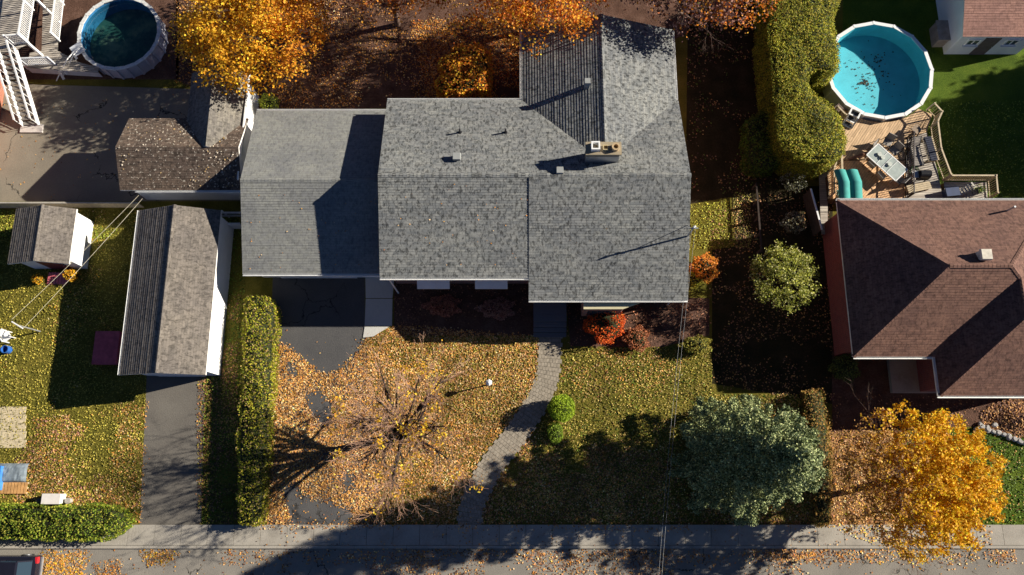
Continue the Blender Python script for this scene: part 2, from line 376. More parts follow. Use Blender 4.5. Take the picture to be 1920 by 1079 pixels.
sheet('right_neighbour_bed', poly_px([(1560, 650), (1960, 690), (1960, 810), (1850, 800), (1560, 810)]), .006, M['soil'])
sheet('right_back_lawn', poly_px([(1580, -60), (2080, -60), (2080, 385), (1580, 385)]), .004, M['green_lawn'])
sheet('right_front_lawn', poly_px([(1700, 805), (2080, 805), (2080, 990), (1700, 990)]), .007, M['green_lawn'])
sheet('leafy_lawn', poly_px([(1555, 810), (1700, 808), (1720, 988), (1555, 988)]), .006, M['leafy_ground'])
sheet('concrete_strip', poly_px([(-260, 379), (60, 379), (60, 391), (-260, 391)]), .007, M['concrete'])
# mound of the neighbour
mb = MB(); c0 = W(1905, 790)
for i in range(9):
    pass
# slab walk beside driveway
mb = MB()
P0 = poly_px([(685, 505), (741, 505), (736, 560), (686, 560)]); P1 = poly_px([(686, 561.5), (736, 561.5), (735, 612), (684, 612)]); P2 = poly_px([(684, 613.5), (730, 613.5), (700, 632), (681, 634)])
for p in (P0, P1, P2): mb.prism(p, 0, .05)
struct('slab_walk', mb, ground_mat('pale_concrete', [(.25, (.42, .42, .4)), (.5, (.52, .51, .47)), (.75, (.6, .58, .52))], .6, 9, .2, .9, .4))
# curved paver path
ctr = [(1032, 628), (1031, 660), (1028, 700), (1016, 738), (992, 780), (960, 826), (925, 870), (900, 915), (885, 950), (880, 990)]
cw = [W(*p) for p in ctr]
def smooth_line(pts, n=8):
    out = []
    for i in range(len(pts)-1):
        p0 = pts[max(i-1, 0)]; p1 = pts[i]; p2 = pts[i+1]; p3 = pts[min(i+2, len(pts)-1)]
        for k in range(n):
            t = k/n; out.append(.5*((2*p1)+(p2-p0)*t+(2*p0-5*p1+4*p2-p3)*t*t+(3*p1-p0-3*p2+p3)*t**3))
    out.append(pts[-1]); return out
cl = smooth_line(cw, 14)
# arc-length resample
acc = [0]
for i in range(1, len(cl)): acc.append(acc[-1]+(cl[i]-cl[i-1]).length)
def on_line(s_):
    for i in range(1, len(cl)):
        if acc[i] >= s_:
            t = (s_-acc[i-1])/(acc[i]-acc[i-1]+1e-9); p = cl[i-1].lerp(cl[i], t); d = (cl[i]-cl[i-1]).normalized(); return p, d
    return cl[-1], (cl[-1]-cl[-2]).normalized()
mb = MB(); s_ = 0
while s_ < acc[-1]-.12:
    p, d = on_line(s_); q, e = on_line(s_+.235); nr = Vector((-d.y, d.x, 0)); ne = Vector((-e.y, e.x, 0))
    off = .11 if int(round(s_/.25)) % 2 else 0
    for k in range(-4, 4):
        a = k*.19+off*.8; b_ = a+.178
        if a < -.76 or b_ > .77: continue
        a = max(a, -.76)
        h = .04+random.random()*.012
        mb.prism([(v.x, v.y) for v in (p+nr*a, p+nr*b_, q+ne*b_, q+ne*a)], 0, h)
    s_ += .25
struct('garden_path', mb, M['paver'])
# square pavers in left yard
mb = MB()
for i in range(-2, 4):
    for j in range(5):
        c = W(-5+i*15.5, 771+j*15.5); s2 = .235
        mb.box(c.x-s2, c.x+s2, c.y-s2, c.y+s2, 0, .035+random.random()*.01)
struct('paved_square', mb, M['beige_paver'])

# ================================================================= ROOF + BUILDING KIT
def shingle_plane(mb, pts, step=.15, lift=.014, m=0, mslab=1, thick=.13):
    """real shingle courses over a roof slab; pts planar, CCW from above"""
    P = [Vector(p) for p in pts]; n = (P[1]-P[0]).cross(P[2]-P[1])
    for i in range(len(P)):
        c = (P[(i+1) % len(P)]-P[i]).cross(P[(i+2) % len(P)]-P[(i+1) % len(P)])
        if c.length > n.length: n = c
    n.normalize()
    if n.z < 0: n = -n; P = P[::-1]
    vd = (Vector((0, 0, 1))-n*n.z).normalized(); ud = vd.cross(n).normalized(); o = P[0]
    Q = [((p-o).dot(ud), (p-o).dot(vd)) for p in P]
    vmin = min(q[1] for q in Q); vmax = max(q[1] for q in Q)
    def clip(poly, v, keep_above):
        out = []
        for i in range(len(poly)):
            a, b = poly[i], poly[(i+1) % len(poly)]
            ia = (a[1] >= v) == keep_above if a[1] != v else True; ib = (b[1] >= v) == keep_above if b[1] != v else True
            if ia: out.append(a)
            if ia != ib:
                t = (v-a[1])/(b[1]-a[1]); out.append((a[0]+(b[0]-a[0])*t, v))
        return out
    v = vmin
    while v < vmax-1e-4:
        v1 = min(v+step, vmax); c = clip(clip(Q, v, True), v1, False)
        hl = lift*random.uniform(.75, 1.25)
        if len(c) >= 3:
            vs = [o+ud*a+vd*b+n*(.004+hl*(1-(b-v)/step)) for a, b in c]
            gu = o.dot(ud); gv = 50*abs(n.x)
            mb.add(vs, [tuple(range(len(c)))], m, [[(a+gu, b+gv-vmin) for a, b in c]])
            us = [a for a, b in c if abs(b-v) < 1e-5]
            if len(us) >= 2:
                u0, u1 = min(us), max(us); A = o+ud*u0+vd*v; B = o+ud*u1+vd*v
                mb.add([A+n*.001, B+n*.001, B+n*(.004+hl), A+n*(.004+hl)], [(0, 1, 2, 3)], m, [[(u0+gu, v), (u1+gu, v), (u1+gu, v), (u0+gu, v)]])
        v += step
    k = len(P); T = [p for p in P]; Bt = [p-Vector((0, 0, thick)) for p in P]
    mb.add(T+Bt, [tuple(range(k)), tuple(range(2*k-1, k-1, -1))]+[(i, k+i, k+(i+1) % k, (i+1) % k) for i in range(k)], mslab)
    return mb
def ridge_cap(mb, a, b, m=0):
    a = Vector(a); b = Vector(b); L = (b-a).length; d = (b-a)/L; n_ = max(2, int(L/.2)); sd_ = d.cross(Vector((0, 0, 1))).normalized()
    for i in range(n_):
        p = a+d*(L*i/n_); q = a+d*(L*(i+1.15)/n_)
        h = .035; hp = Vector((0, 0, h)); hq = Vector((0, 0, h-.014))
        vs = [p+sd_*.13+hp*.1-Vector((0, 0, .03)), p+hp, p-sd_*.13+hp*.1-Vector((0, 0, .03)), q+sd_*.13+hq*.1-Vector((0, 0, .03)), q+hq, q-sd_*.13+hq*.1-Vector((0, 0, .03))]
        mb.add(vs, [(0, 1, 4, 3), (1, 2, 5, 4)], m, [[(i*.4, 0), (i*.4+.1, .1), (i*.4+.1, .14), (i*.4, .1)]]*2)
def gable_wall(mb, x0, x1, y0, y1, ze, zr, axis, rp, m=0, z0=0):
    """solid body under a gable roof; ridge along axis at coordinate rp"""
    if axis == 'x':
        prof = [(y0, z0), (y1, z0), (y1, ze), (rp, zr), (y0, ze)]
        vs = [(x0, a, b) for a, b in prof]+[(x1, a, b) for a, b in prof]
    else:
        prof = [(x0, z0), (x1, z0), (x1, ze), (rp, zr), (x0, ze)]
        vs = [(a, y1, b) for a, b in prof]+[(a, y0, b) for a, b in prof]
    k = 5
    mb.add(vs, [tuple(range(k-1, -1, -1)), tuple(range(k, 2*k))]+[(i, (i+1) % k, k+(i+1) % k, k+i) for i in range(k)], m)
def gutter(mb, a, b, out, m=0):
    """open half-round-ish gutter trough along an eave"""
    a = Vector(a); b = Vector(b); o = Vector(out)
    for off, zz, wd, ht in ((.0, -.05, .012, .11), (.11, -.05, .012, .11), (.055, -.1, .11, .012)):
        mb.bar(a+o*(.012+off)+Vector((0, 0, zz)), b+o*(.012+off)+Vector((0, 0, zz)), wd, ht, m)
def gutters(parent, runs):
    for a, b, out in runs:
        g = MB(); gutter(g, a, b, out); g.build('gutter', M['white'], parent)
def window(parent, mbw, c, wd, ht, nrm, name='window', frame_mat=None):
    """window on a wall facing nrm: frame part, pane sub-part"""
    c = Vector(c); n = Vector(nrm); u = Vector((-n.y, n.x, 0)); f = MB(); t = .08
    for s2 in (-1, 1):
        f.bar(c+u*s2*wd/2-Vector((0, 0, ht/2))+n*.03, c+u*s2*wd/2+Vector((0, 0, ht/2))+n*.03, t, t)
        f.bar(c-u*(wd/2-.041)+Vector((0, 0, s2*ht/2))+n*.03, c+u*(wd/2-.041)+Vector((0, 0, s2*ht/2))+n*.03, t, t)
    f.bar(c-Vector((0, 0, ht/2-.05))+n*.03, c+Vector((0, 0, ht/2-.05))+n*.03, .05, .05)
    f.bar(c-u*(wd/2+.1)-Vector((0, 0, ht/2+.06))+n*.07, c+u*(wd/2+.1)-Vector((0, 0, ht/2+.06))+n*.07, .16, .04)
    o = f.build(name, frame_mat or M['white'], parent)
    p = MB(); a = c+n*.012; hw, hh = wd/2-.04, ht/2-.04
    p.add([a-u*hw-Vector((0, 0, hh)), a+u*hw-Vector((0, 0, hh)), a+u*hw+Vector((0, 0, hh)), a-u*hw+Vector((0, 0, hh))], [(0, 1, 2, 3)])
    p.build('pane', M['glass'], o); return o
def door(parent, c, wd, ht, nrm, mat):
    c = Vector(c); n = Vector(nrm); u = Vector((-n.y, n.x, 0)); d = MB()
    d.bar(c-u*wd/2+Vector((0, 0, 0))+n*.02, c+u*wd/2+n*.02, .05, ht)
    d.bar(c-u*(wd/2-.1)+Vector((0, 0, ht*.22))+n*.045, c+u*(wd/2-.1)+Vector((0, 0, ht*.22))+n*.045, .02, ht*.34)
    d.bar(c-u*(wd/2-.1)-Vector((0, 0, ht*.22))+n*.045, c+u*(wd/2-.1)-Vector((0, 0, ht*.22))+n*.045, .02, ht*.34)
    o = d.build('door', mat, parent)
    MB().tube(c+u*(wd/2-.08)+n*.05, c+u*(wd/2-.08)+n*.1, .03).build('handle', M['steel'], o); return o

# ================================================================= MAIN HOUSE
H = thing('bungalow', 'wide bungalow with grey shingle roof, rear wing and attached garage in the middle', 'house', (1, 15, 0))
X0, X1 = -7.5, 10.0; YN, YS, YR = 21.25, 10.25, 15.7; ZE, ZR = 3.9, 5.8; k_ = (ZR-ZE)/(YN-YR)
zS = lambda y: ZR-(YR-y)*k_
YS2 = 9.05; XS = .95
wx0, wx1, wr, wy1, wzr = .6, 9.85, 5.3, 26.0, 5.5
yv = YR+(ZR-wzr)/k_     # where wing ridge meets the slope
mb = MB()
shingle_plane(mb, [(X0, YR, ZR), (X0, YS, zS(YS)), (XS, YS, zS(YS)), (XS, YR, ZR)])
shingle_plane(mb, [(XS, YR-.12, ZR+.01), (XS, YS2, zS(YS2)+.018), (X1, YS2, zS(YS2)+.018), (X1, YR-.12, ZR+.01)])
shingle_plane(mb, [(XS, YR, ZR-.002), (XS, YR-.3, ZR-.105), (X1, YR-.3, ZR-.105), (X1, YR, ZR-.002)])
zN = lambda y: ZR-(y-YR)*k_
shingle_plane(mb, [(X0, YR, ZR), (wx0, YR, ZR), (wx0, YN, zN(YN)), (X0, YN, zN(YN))])
shingle_plane(mb, [(wx0, YR, ZR), (wr, YR, ZR), (wr, yv, wzr), (wx0, YN, zN(YN))])
ye = YN-.05
shingle_plane(mb, [(wr, YR, ZR), (X1, YR, ZR), (X1, ye, zN(ye)), (wx1, ye+.05, zN(ye+.05)), (wr, yv, wzr)])
ridge_cap(mb, (X0, YR, ZR+.02), (X1, YR, ZR+.02))
mb.build('main_roof', [M['main_roof'], M['fascia']], H)
mb = MB()
shingle_plane(mb, [(wx0, YN, ZE), (wr, yv, wzr), (wr, wy1, wzr), (wx0, wy1, ZE)], lift=.021, step=.17)
shingle_plane(mb, [(wr, yv, wzr), (wx1, ye+.05, zN(ye+.05)), (wx1, wy1, ZE), (wr, wy1, wzr)])
ridge_cap(mb, (wr, yv, wzr+.02), (wr, wy1, wzr+.02))
mb.build('wing_roof', [M['main_roof'], M['fascia']], H)
gx0, gx1, gy0, gy1, gyr, gze, gzr = -15.75, -7.16, 10.8, 21.15, 16.0, 2.7, 4.3
mb = MB()
shingle_plane(mb, [(gx0, gyr, gzr), (gx0, gy0, gze), (gx1, gy0, gze), (gx1, gyr, gzr)])
shingle_plane(mb, [(gx1, gyr, gzr), (gx1, gy1, gze), (gx0, gy1, gze), (gx0, gyr, gzr)])
ridge_cap(mb, (gx0, gyr, gzr+.02), (gx1, gyr, gzr+.02))
mb.build('garage_roof', [M['garage_roof'], M['fascia']], H)
mb = MB(); o_ = .16
gable_wall(mb, X0+.35, XS+.3, YS+.6, YN-.45, zS(YS+.6)-o_, ZR-o_, 'x', YR)
gable_wall(mb, XS+.31, X1-.35, YS2+.6, YN-.75, zS(YS2+.6)-o_, ZR-o_, 'x', YR)
gable_wall(mb, wx0+.4, wx1-.4, YN-1.5, wy1-.35, ZE-.02, wzr-o_, 'y', wr)
mb.build('wall', M['brick_brown'], H)
mb = MB(); gable_wall(mb, gx0+.3, gx1-.02, gy0+.45, gy1-.4, gze+.0, gzr-o_, 'x', gyr)
mb.build('garage_wall', M['siding_white'], H)
gutters(H, [((X0, YN, ZE), (wx0, YN, ZE), (0, 1, 0)), ((X0, YS, zS(YS)), (XS, YS, zS(YS)), (0, -1, 0)), ((XS, YS2, zS(YS2)), (X1, YS2, zS(YS2)), (0, -1, 0)),
 ((wx0, YN+.13, ZE), (wx0, wy1, ZE), (-1, 0, 0)), ((wx1, ye+.1, ZE), (wx1, wy1, ZE), (1, 0, 0)), ((gx0, gy0, gze), (gx1, gy0, gze), (0, -1, 0)), ((gx0, gy1, gze), (gx1, gy1, gze), (0, 1, 0))])
# front windows, bay, doors
for px in (812, 921):
    c = W(px, 527, 2.8); window(H, None, (c.x, YS+.6, 2.1), 1.8, 1.3, (0, -1, 0))
    aw = MB(); aw.add([(c.x-.95, YS+.58, 3.0), (c.x+.95, YS+.58, 3.0), (c.x+.95, 9.95, 2.5), (c.x-.95, 9.95, 2.5)]+[(c.x-.95, YS+.58, 2.96), (c.x+.95, YS+.58, 2.96), (c.x+.95, 9.95, 2.4), (c.x-.95, 9.95, 2.4)], [(0, 3, 2, 1), (4, 5, 6, 7), (0, 1, 5, 4), (1, 2, 6, 5), (2, 3, 7, 6), (3, 0, 4, 7)])
    aw.build('awning', M['siding_white'], H)
bay = MB(); bx0, bx1 = 4.2, 7.1; by = YS2+.6
pr = [(bx0, by), (bx0, by-.95), (bx1-.7, by-.95), (bx1, by-.2), (bx1, by)]
bay.prism(pr, .5, 3.03)
bo = bay.build('bay_window', M['brick_brown'], H)
b2 = MB(); b2.add([(bx0-.1, by-.1, 3.28), (bx0-.1, by-1.05, 3.12), (bx1-.75, by-1.05, 3.12), (bx1+.2, by-.72, 3.2), (bx1+.2, by-.1, 3.28)]+[(bx0-.1, by-.1, 3.1), (bx0-.1, by-1.05, 3.04), (bx1-.75, by-1.05, 3.04), (bx1+.2, by-.72, 3.1), (bx1+.2, by-.1, 3.1)], [(0, 1, 2, 3, 4), (9, 8, 7, 6, 5)]+[(i, 5+i, 5+(i+1) % 5, (i+1) % 5) for i in range(5)])
b2.build('bay_roof', plain('cream_metal', (.62, .56, .36), .5, .06), bo)
b3 = MB(); b3.box(bx0+.25, bx1-.95, by-.97, by-.955, .9, 2.1); b3.build('pane', M['glass'], bo)
door(H, (2.3, YS2+.6, 1.7), .95, 2.05, (0, -1, 0), plain('door_paint', (.25, .05, .04), .4))
gd = MB(); gd.box(-14.3, -9.6, gy0+.39, gy0+.435, .02, 2.3)
for z in (.6, 1.17, 1.74): gd.box(-14.3, -9.6, gy0+.375, gy0+.388, z-.01, z+.01)
gd.build('garage_door', M['siding_white'], H)
# front steps
st = MB(); sx0, sx1 = 1.3, 3.3
rows = [(9.62, 8.35, .62), (8.34, 8.05, .46), (8.04, 7.76, .31), (7.75, 7.48, .16)]
for ya, yb, z in rows:
    n_ = max(1, round((ya-yb)/.145)); h = (ya-yb)/n_
    for i in range(n_): st.box(sx0, sx1, yb+i*h+.008, yb+(i+1)*h-.004, z-.05, z)
    st.box(sx0+.05, sx1-.05, yb+.02, ya-.01, 0, z-.06)
st.build('front_steps', M['step_wood'], H)
# chimney
def box_hollow(mb, cx, cy, sx, sy, z0, z1, t=.09):
    mb.box(cx-sx, cx+sx, cy-sy, cy-sy+t, z0, z1); mb.box(cx-sx, cx+sx, cy+sy-t, cy+sy, z0, z1)
    mb.box(cx-sx, cx-sx+t, cy-sy+t, cy+sy-t, z0, z1); mb.box(cx+sx-t, cx+sx, cy-sy+t, cy+sy-t, z0, z1)
ca = W(1098, 267, 6.75); cb_ = W(1166, 290, 6.75)
ch = MB(); ch.box(ca.x+.08, cb_.x-.08, cb_.y+.05, ca.y-.05, 4.6, 6.6); ch.box(ca.x, cb_.x, cb_.y-.02, ca.y+.02, 6.6, 6.72)
cho = ch.build('chimney', [brick_mat('tan_brick', (.36, .3, .2), (.27, .22, .15), (.3, .28, .24))], H)
cc_ = (ca+cb_)/2
fl = MB(); c1 = W(1117, 271, 7.0); box_hollow(fl, c1.x, cc_.y+.05, .24, .24, 6.72, 7.02, .08); fl.build('flue', M['white'], cho)
fl = MB(); c2 = W(1155, 273, 7.0); fl.ring(c2.x, cc_.y, .13, .22, 6.72, 6.98, 14); fl.build('flue', plain('clay', (.5, .36, .2), .8), cho)
fl = MB(); c3 = W(1136, 273, 6.9); box_hollow(fl, c3.x, cc_.y, .15, .15, 6.72, 6.86, .05); fl.build('flue', plain('clay2', (.45, .36, .2), .8), cho)
mb = MB(); mb.box(ca.x+.05, cb_.x-.06, cb_.y+.035, cb_.y+.048, 5.2, 6.3); mb.build('flashing', M['steel'], cho)
# roof vents and plumbing stacks
def roof_vent(px, py, zbase, sz=.42, h=.42, name='roof_vent', mat=None, parent=None):
    c = W(px, py, zbase+h); v = MB(); a = sz/2
    v.box(c.x-a*.8, c.x+a*.8, c.y-a*.8, c.y+a*.8, zbase-.25, zbase+h*.7)
    v.add([(c.x-a, c.y-a, zbase+h*.7), (c.x+a, c.y-a, zbase+h*.7), (c.x+a, c.y+a, zbase+h*.7), (c.x-a, c.y+a, zbase+h*.7),
           (c.x-a*.9, c.y-a*.9, zbase+h), (c.x+a*.9, c.y-a*.9, zbase+h), (c.x+a*.9, c.y+a*.9, zbase+h), (c.x-a*.9, c.y+a*.9, zbase+h)],
          [(0, 3, 2, 1), (4, 5, 6, 7), (0, 1, 5, 4), (1, 2, 6, 5), (2, 3, 7, 6), (3, 0, 4, 7)])
    return v.build(name, mat or M['steel'], parent or H)
grey_vent = plain('grey_vent', (.3, .31, .3), .6, .1)
roof_vent(856, 293, 5.25, .45, .5, mat=grey_vent); roof_vent(1050, 319, 5.55, .4, .42, mat=grey_vent)
roof_vent(1102, 152, 5.15, .36, .75, mat=grey_vent)
for px, py, zb in ((862, 247, 4.7), (948, 247, 4.7)):
    c = W(px, py, zb+.25); t = MB(); t.tube((c.x, c.y, zb-.2), (c.x, c.y, zb+.5), .055, n=10); t.ring(c.x, c.y, .055, .11, zb-.02, zb+.12, 10)
    t.build('vent_pipe', M['dark_metal'], H)
for x, y, z in ((X1-.45, YS2+.45, 3.2), (-7.0, YS-.02, 3.6)):
    MB().bar((x, y, .1), (x, y, z), .07, .07).build('downspout', M['white'], H)
# service mast at the east rake
ms = W(1289, 432, 5.9); mt = Vector((X1-.12, ms.y, 0))
m_ = MB(); m_.tube((mt.x, mt.y, 3.6), (mt.x, mt.y, 6.5), .05, n=10); m_.tube((mt.x, mt.y, 6.5), (mt.x-.12, mt.y-.1, 6.62), .08, .04, 10)
m_.bar((mt.x-.25, mt.y, 6.2), (mt.x+.25, mt.y, 6.2), .06, .06); m_.tube((mt.x, mt.y, 5.9), (mt.x+.0, mt.y+.7, 4.75), .02)
m_.build('service_mast', M['steel'], H)
def cable(mb, a, b, sag, r, n=18):
    a = Vector(a); b = Vector(b); pts = []
    for i in range(n+1):
        t = i/n; p = a.lerp(b, t); p.z -= sag*4*t*(1-t); pts.append(p)
    mb.path(pts, r, 5)
far = W(1226, 1150, 7.5); mast_top = Vector((mt.x, mt.y, 6.2))
sc = MB()
for dx in (-.1, .1): cable(sc, mast_top+Vector((dx, 0, 0)), far+Vector((dx*.7, -1.5, 0)), .7, .006, 24)
t = thing('service_cable', 'pale power cable running from the roof mast down over the front lawn to the street', 'cable', far)
sc.build('wire', plain('cable_grey', (.25, .25, .25), .5), t)
up_ = thing('utility_pole', 'wooden utility pole across the street holding the power cable', 'utility pole', (far.x, far.y-1.6, 0))
MB().tube((far.x, far.y-1.6, 0), (far.x, far.y-1.6, 8.6), .16, .11, 10).build('pole', M['bark_pale'], up_)
MB().bar((far.x-.9, far.y-1.6, 8.0), (far.x+.9, far.y-1.6, 8.0), .1, .12).build('crossarm', M['bark_pale'], up_)

# ================================================================= LEFT GARAGE
G = thing('detached_garage', 'long narrow gable garage with white walls at the head of the shaded narrow driveway', 'garage', (-19.8, 9.8, 0))
ax0, ax1, ay0, ay1, ar, aze, azr = -22.3, -17.42, 4.9, 14.75, -19.8, 2.55, 3.5
mb = MB(); shingle_plane(mb, [(ax0, ay0, aze), (ar, ay0, azr), (ar, ay1, azr), (ax0, ay1, aze)], step=.16, lift=.016)
shingle_plane(mb, [(ar, ay0, azr), (ax1, ay0, aze), (ax1, ay1, aze), (ar, ay1, azr)], step=.16, lift=.016)
ridge_cap(mb, (ar, ay0, azr+.02), (ar, ay1, azr+.02))
mb.build('roof', [M['taupe_roof'], M['fascia']], G)
mb = MB(); gable_wall(mb, ax0+.35, ax1-.12, ay0+.25, ay1-.25, aze+.03, azr-.16, 'y', ar); mb.build('wall', M['siding_white'], G)
mb = MB(); gutter(mb, (ax0, ay0, aze), (ax0, ay1, aze), (-1, 0, 0)); mb.build('gutter', M['white'], G)
mb = MB(); mb.box(-21.2, -18.4, ay0+.19, ay0+.245, .02, 2.1)
for z in (.55, 1.05, 1.55): mb.box(-21.2, -18.4, ay0+.175, ay0+.188, z-.01, z+.01)
mb.build('garage_door', M['siding_grey'], G)
# ================================================================= L-SHAPED OUTBUILDING
B = thing('outbuilding', 'weathered L shaped outbuilding with mossy brown roof beside the worn driveway', 'shed', (-20, 18.5, 0))
bx0, bx1, by0, by1, byr, bze, bzr = -23.65, -16.3, 16.05, 20.75, 18.35, 2.5, 3.6
mb = MB(); shingle_plane(mb, [(bx0, byr, bzr), (bx0, by0, bze), (bx1, by0, bze), (bx1, byr, bzr)], step=.14)
shingle_plane(mb, [(bx1, byr, bzr), (bx1, by1, bze), (bx0, by1, bze), (bx0, byr, bzr)], step=.14)
mb.build('main_roof', [M['old_roof'], M['fascia']], B)
mb = MB(); cx0, cx1, cy1, cr = -20.0, -16.45, 23.75, -18.2; czr = 3.75
shingle_plane(mb, [(cx0, 19.2, bze+.12), (cr, byr, czr), (cr, cy1, czr), (cx0, cy1, bze+.12)], step=.14)
shingle_plane(mb, [(cr, byr, czr), (cx1, byr, bze+.12), (cx1, cy1, bze+.12), (cr, cy1, czr)], step=.14)
mb.build('wing_roof', [M['old_grey'], M['fascia']], B)
mb = MB(); gable_wall(mb, bx0+.4, bx1-.15, by0+.3, by1-.3, bze-.02, bzr-.16, 'x', byr); gable_wall(mb, cx0+.3, cx1-.2, byr, cy1-.25, bze, czr-.2, 'y', cr)
mb.build('wall', M['siding_white'], B)
gutters(B, [((bx0+.9, by0, bze), (bx1, by0, bze), (0, -1, 0))])
MB().bar((cx1+.03, byr-1.8, 2.95), (cx1+.03, cy1, 2.62), .08, .16).build('bargeboard', M['white'], B)
mb = MB(); mb.box(-22.9, -16.6, 15.1, 15.13, .3, .62); mb.box(-22.9, -16.6, 15.1, 15.13, .9, 1.2)
for i in range(6): mb.box(-22.9+i*1.24, -22.82+i*1.24, 15.135, 15.2, 0, 1.3)
fn = thing('board_fence', 'pale blue grey board fence in shade along the outbuilding wall', 'fence', (-19.8, 15.1, 0)); mb.build('panel', M['siding_grey'], fn)
# ================================================================= SMALL SHED
D = thing('garden_shed', 'small white shed with striped grey gable roof near the left edge', 'shed', (-28.1, 13.2, 0))
dx0, dx1, dy0, dy1, dr, dze, dzr = -30.0, -26.35, 11.55, 15.0, -28.0, 2.1, 2.8
mb = MB(); shingle_plane(mb, [(dx0, dy0, dze), (dr, dy0, dzr), (dr, dy1, dzr), (dx0, dy1, dze)], step=.17, lift=.019)
shingle_plane(mb, [(dr, dy0, dzr), (dx1, dy0, dze), (dx1, dy1, dze), (dr, dy1, dzr)], step=.17, lift=.019); ridge_cap(mb, (dr, dy0, dzr+.02), (dr, dy1, dzr+.02))
mb.build('roof', [M['taupe_roof'], M['fascia']], D)
mb = MB(); gable_wall(mb, dx0+.3, dx1-.08, dy0+.25, dy1-.15, dze-.02, dzr-.16, 'y', dr); mb.build('wall', M['siding_white'], D)
door(D, (-27.9, dy0+.25, 1.0), 1.3, 1.9, (0, -1, 0), plain('maroon_door', (.12, .02, .03), .5))
# ================================================================= RIGHT HOUSE
Q = thing('hip_roof_house', 'brown hip roofed house with a projecting front wing on the right', 'house', (25.5, 10, 0))
a0, a1, n0, s0, s1 = 19.2, 31.9, 15.15, 5.85, 3.67; e0 = 3.2; kk = .53; rz_ = e0+4.65*kk; ry = (n0+s0)/2
xr0, xr1 = a0+4.65, a1-4.65; ex0 = 23.8; exr = (ex0+a1)/2; ezr = e0+(a1-ex0)/2*kk; hy = s1+(a1-ex0)/2; vy = s0+(a1-ex0)/2
mb = MB()
shingle_plane(mb, [(a0, n0, e0), (xr0, ry, rz_), (xr1, ry, rz_), (a1, n0, e0)])
shingle_plane(mb, [(a0, s0, e0), (xr0, ry, rz_), (a0, n0, e0)], )
shingle_plane(mb, [(a1, n0, e0), (xr1, ry, rz_), (a1, s0, e0)])
shingle_plane(mb, [(a0, s0, e0), (ex0, s0, e0), (exr, vy, ezr), (xr1, ry, rz_), (xr0, ry, rz_)])
shingle_plane(mb, [(exr, vy, ezr), (a1, s0, e0), (xr1, ry, rz_)])
shingle_plane(mb, [(ex0, s1, e0), (exr, hy, ezr), (exr, vy, ezr), (ex0, s0, e0)])
shingle_plane(mb, [(ex0, s1, e0), (a1, s1, e0), (exr, hy, ezr)])
shingle_plane(mb, [(a1, s1, e0), (a1, s0, e0), (exr, vy, ezr), (exr, hy, ezr)])
for p, q in (((a0, n0, e0), (xr0, ry, rz_)), ((a0, s0, e0), (xr0, ry, rz_)), ((xr0, ry, rz_), (xr1, ry, rz_)), ((xr1, ry, rz_), (a1, n0, e0)), ((xr1, ry, rz_), (exr, vy, ezr)), ((ex0, s1, e0), (exr, hy, ezr)), ((a1, s1, e0), (exr, hy, ezr)), ((exr, hy, ezr), (exr, vy, ezr))):
    ridge_cap(mb, Vector(p)+Vector((0, 0, .02)), Vector(q)+Vector((0, 0, .02)))
mb.build('roof', [M['brown_roof'], M['fascia']], Q)
mb = MB(); mb.box(a0+.35, a1-.5, s0+.5, n0-.5, 0, e0-.1); mb.box(ex0+.5, a1-.505, s1+.5, s0+.49, 0, e0-.1); mb.build('wall', M['brick_red'], Q)
gutters(Q, [((a0, n0, e0), (a1, n0, e0), (0, 1, 0)), ((a0+.05, s0, e0), (ex0-.12, s0, e0), (0, -1, 0)), ((ex0, s0-.02, e0), (ex0, s1, e0), (-1, 0, 0)), ((ex0-.1, s1, e0), (a1, s1, e0), (0, -1, 0))])
roof_vent(1851, 477, 5.25, .62, .6, mat=plain('cream_vent', (.6, .55, .45), .6), parent=Q)
c = W(1896, 392, 4.0); t = MB(); t.tube((c.x, c.y, 3.6), (c.x, c.y, 4.35), .06, n=10); t.build('vent_pipe', M['steel'], Q)
window(Q, None, (21.4, s0+.5, 1.8), 1.6, 1.2, (0, -1, 0)); window(Q, None, (27.6, s1+.5, 1.8), 2.2, 1.3, (0, -1, 0))
door(Q, (23.2, s0+.5, 1.25), .95, 2.05, (0, -1, 0), plain('dark_door', (.05, .04, .05), .5))
pp = MB(); q0 = W(1665, 700); q1 = W(1755, 738); pp.box(q0.x, q1.x+.3, q1.y, s0+.45, 0, .28); pp.build('porch_slab', M['concrete'], Q)
# ================================================================= TOP-RIGHT SHED
F = thing('white_shed', 'white sided shed with faded brown roof in the top right corner', 'shed', (31, 28.5, 0))
f0, f1, g0, g1, gr, fe, fr_ = 28.75, 34.0, 26.5, 34.2, 30.4, 2.3, 3.6
mb = MB(); shingle_plane(mb, [(f0, gr, fr_), (f0, g0, fe), (f1, g0, fe), (f1, gr, fr_)], step=.16); shingle_plane(mb, [(f1, gr, fr_), (f1, g1, fe), (f0, g1, fe), (f0, gr, fr_)], step=.16)
mb.build('roof', [M['pink_roof'], M['fascia']], F)
mb = MB(); gable_wall(mb, f0+.1, f1-.3, g0+.12, g1-.2, fe-.05, fr_-.16, 'x', gr); mb.build('wall', M['siding_white'], F)
door(F, (31.0, g0+.12, 1.0), 1.0, 1.95, (0, -1, 0), plain('brown_door', (.12, .09, .09), .5))
window(F, None, (29.9, g0+.12, 1.5), .8, .6, (0, -1, 0)); window(F, None, (32.4, g0+.12, 1.5), .8, .6, (0, -1, 0))
c = W(1762, 58, .8); bxs = thing('storage_bin', 'beige storage bin standing against the white shed', 'storage bin', (c.x+.2, c.y, 0))
mb = MB(); mb.box(c.x-.2, c.x+.5, c.y-.75, c.y+.6, 0, .9); mb.build('body', plain('bin_beige', (.3, .24, .2), .6), bxs)
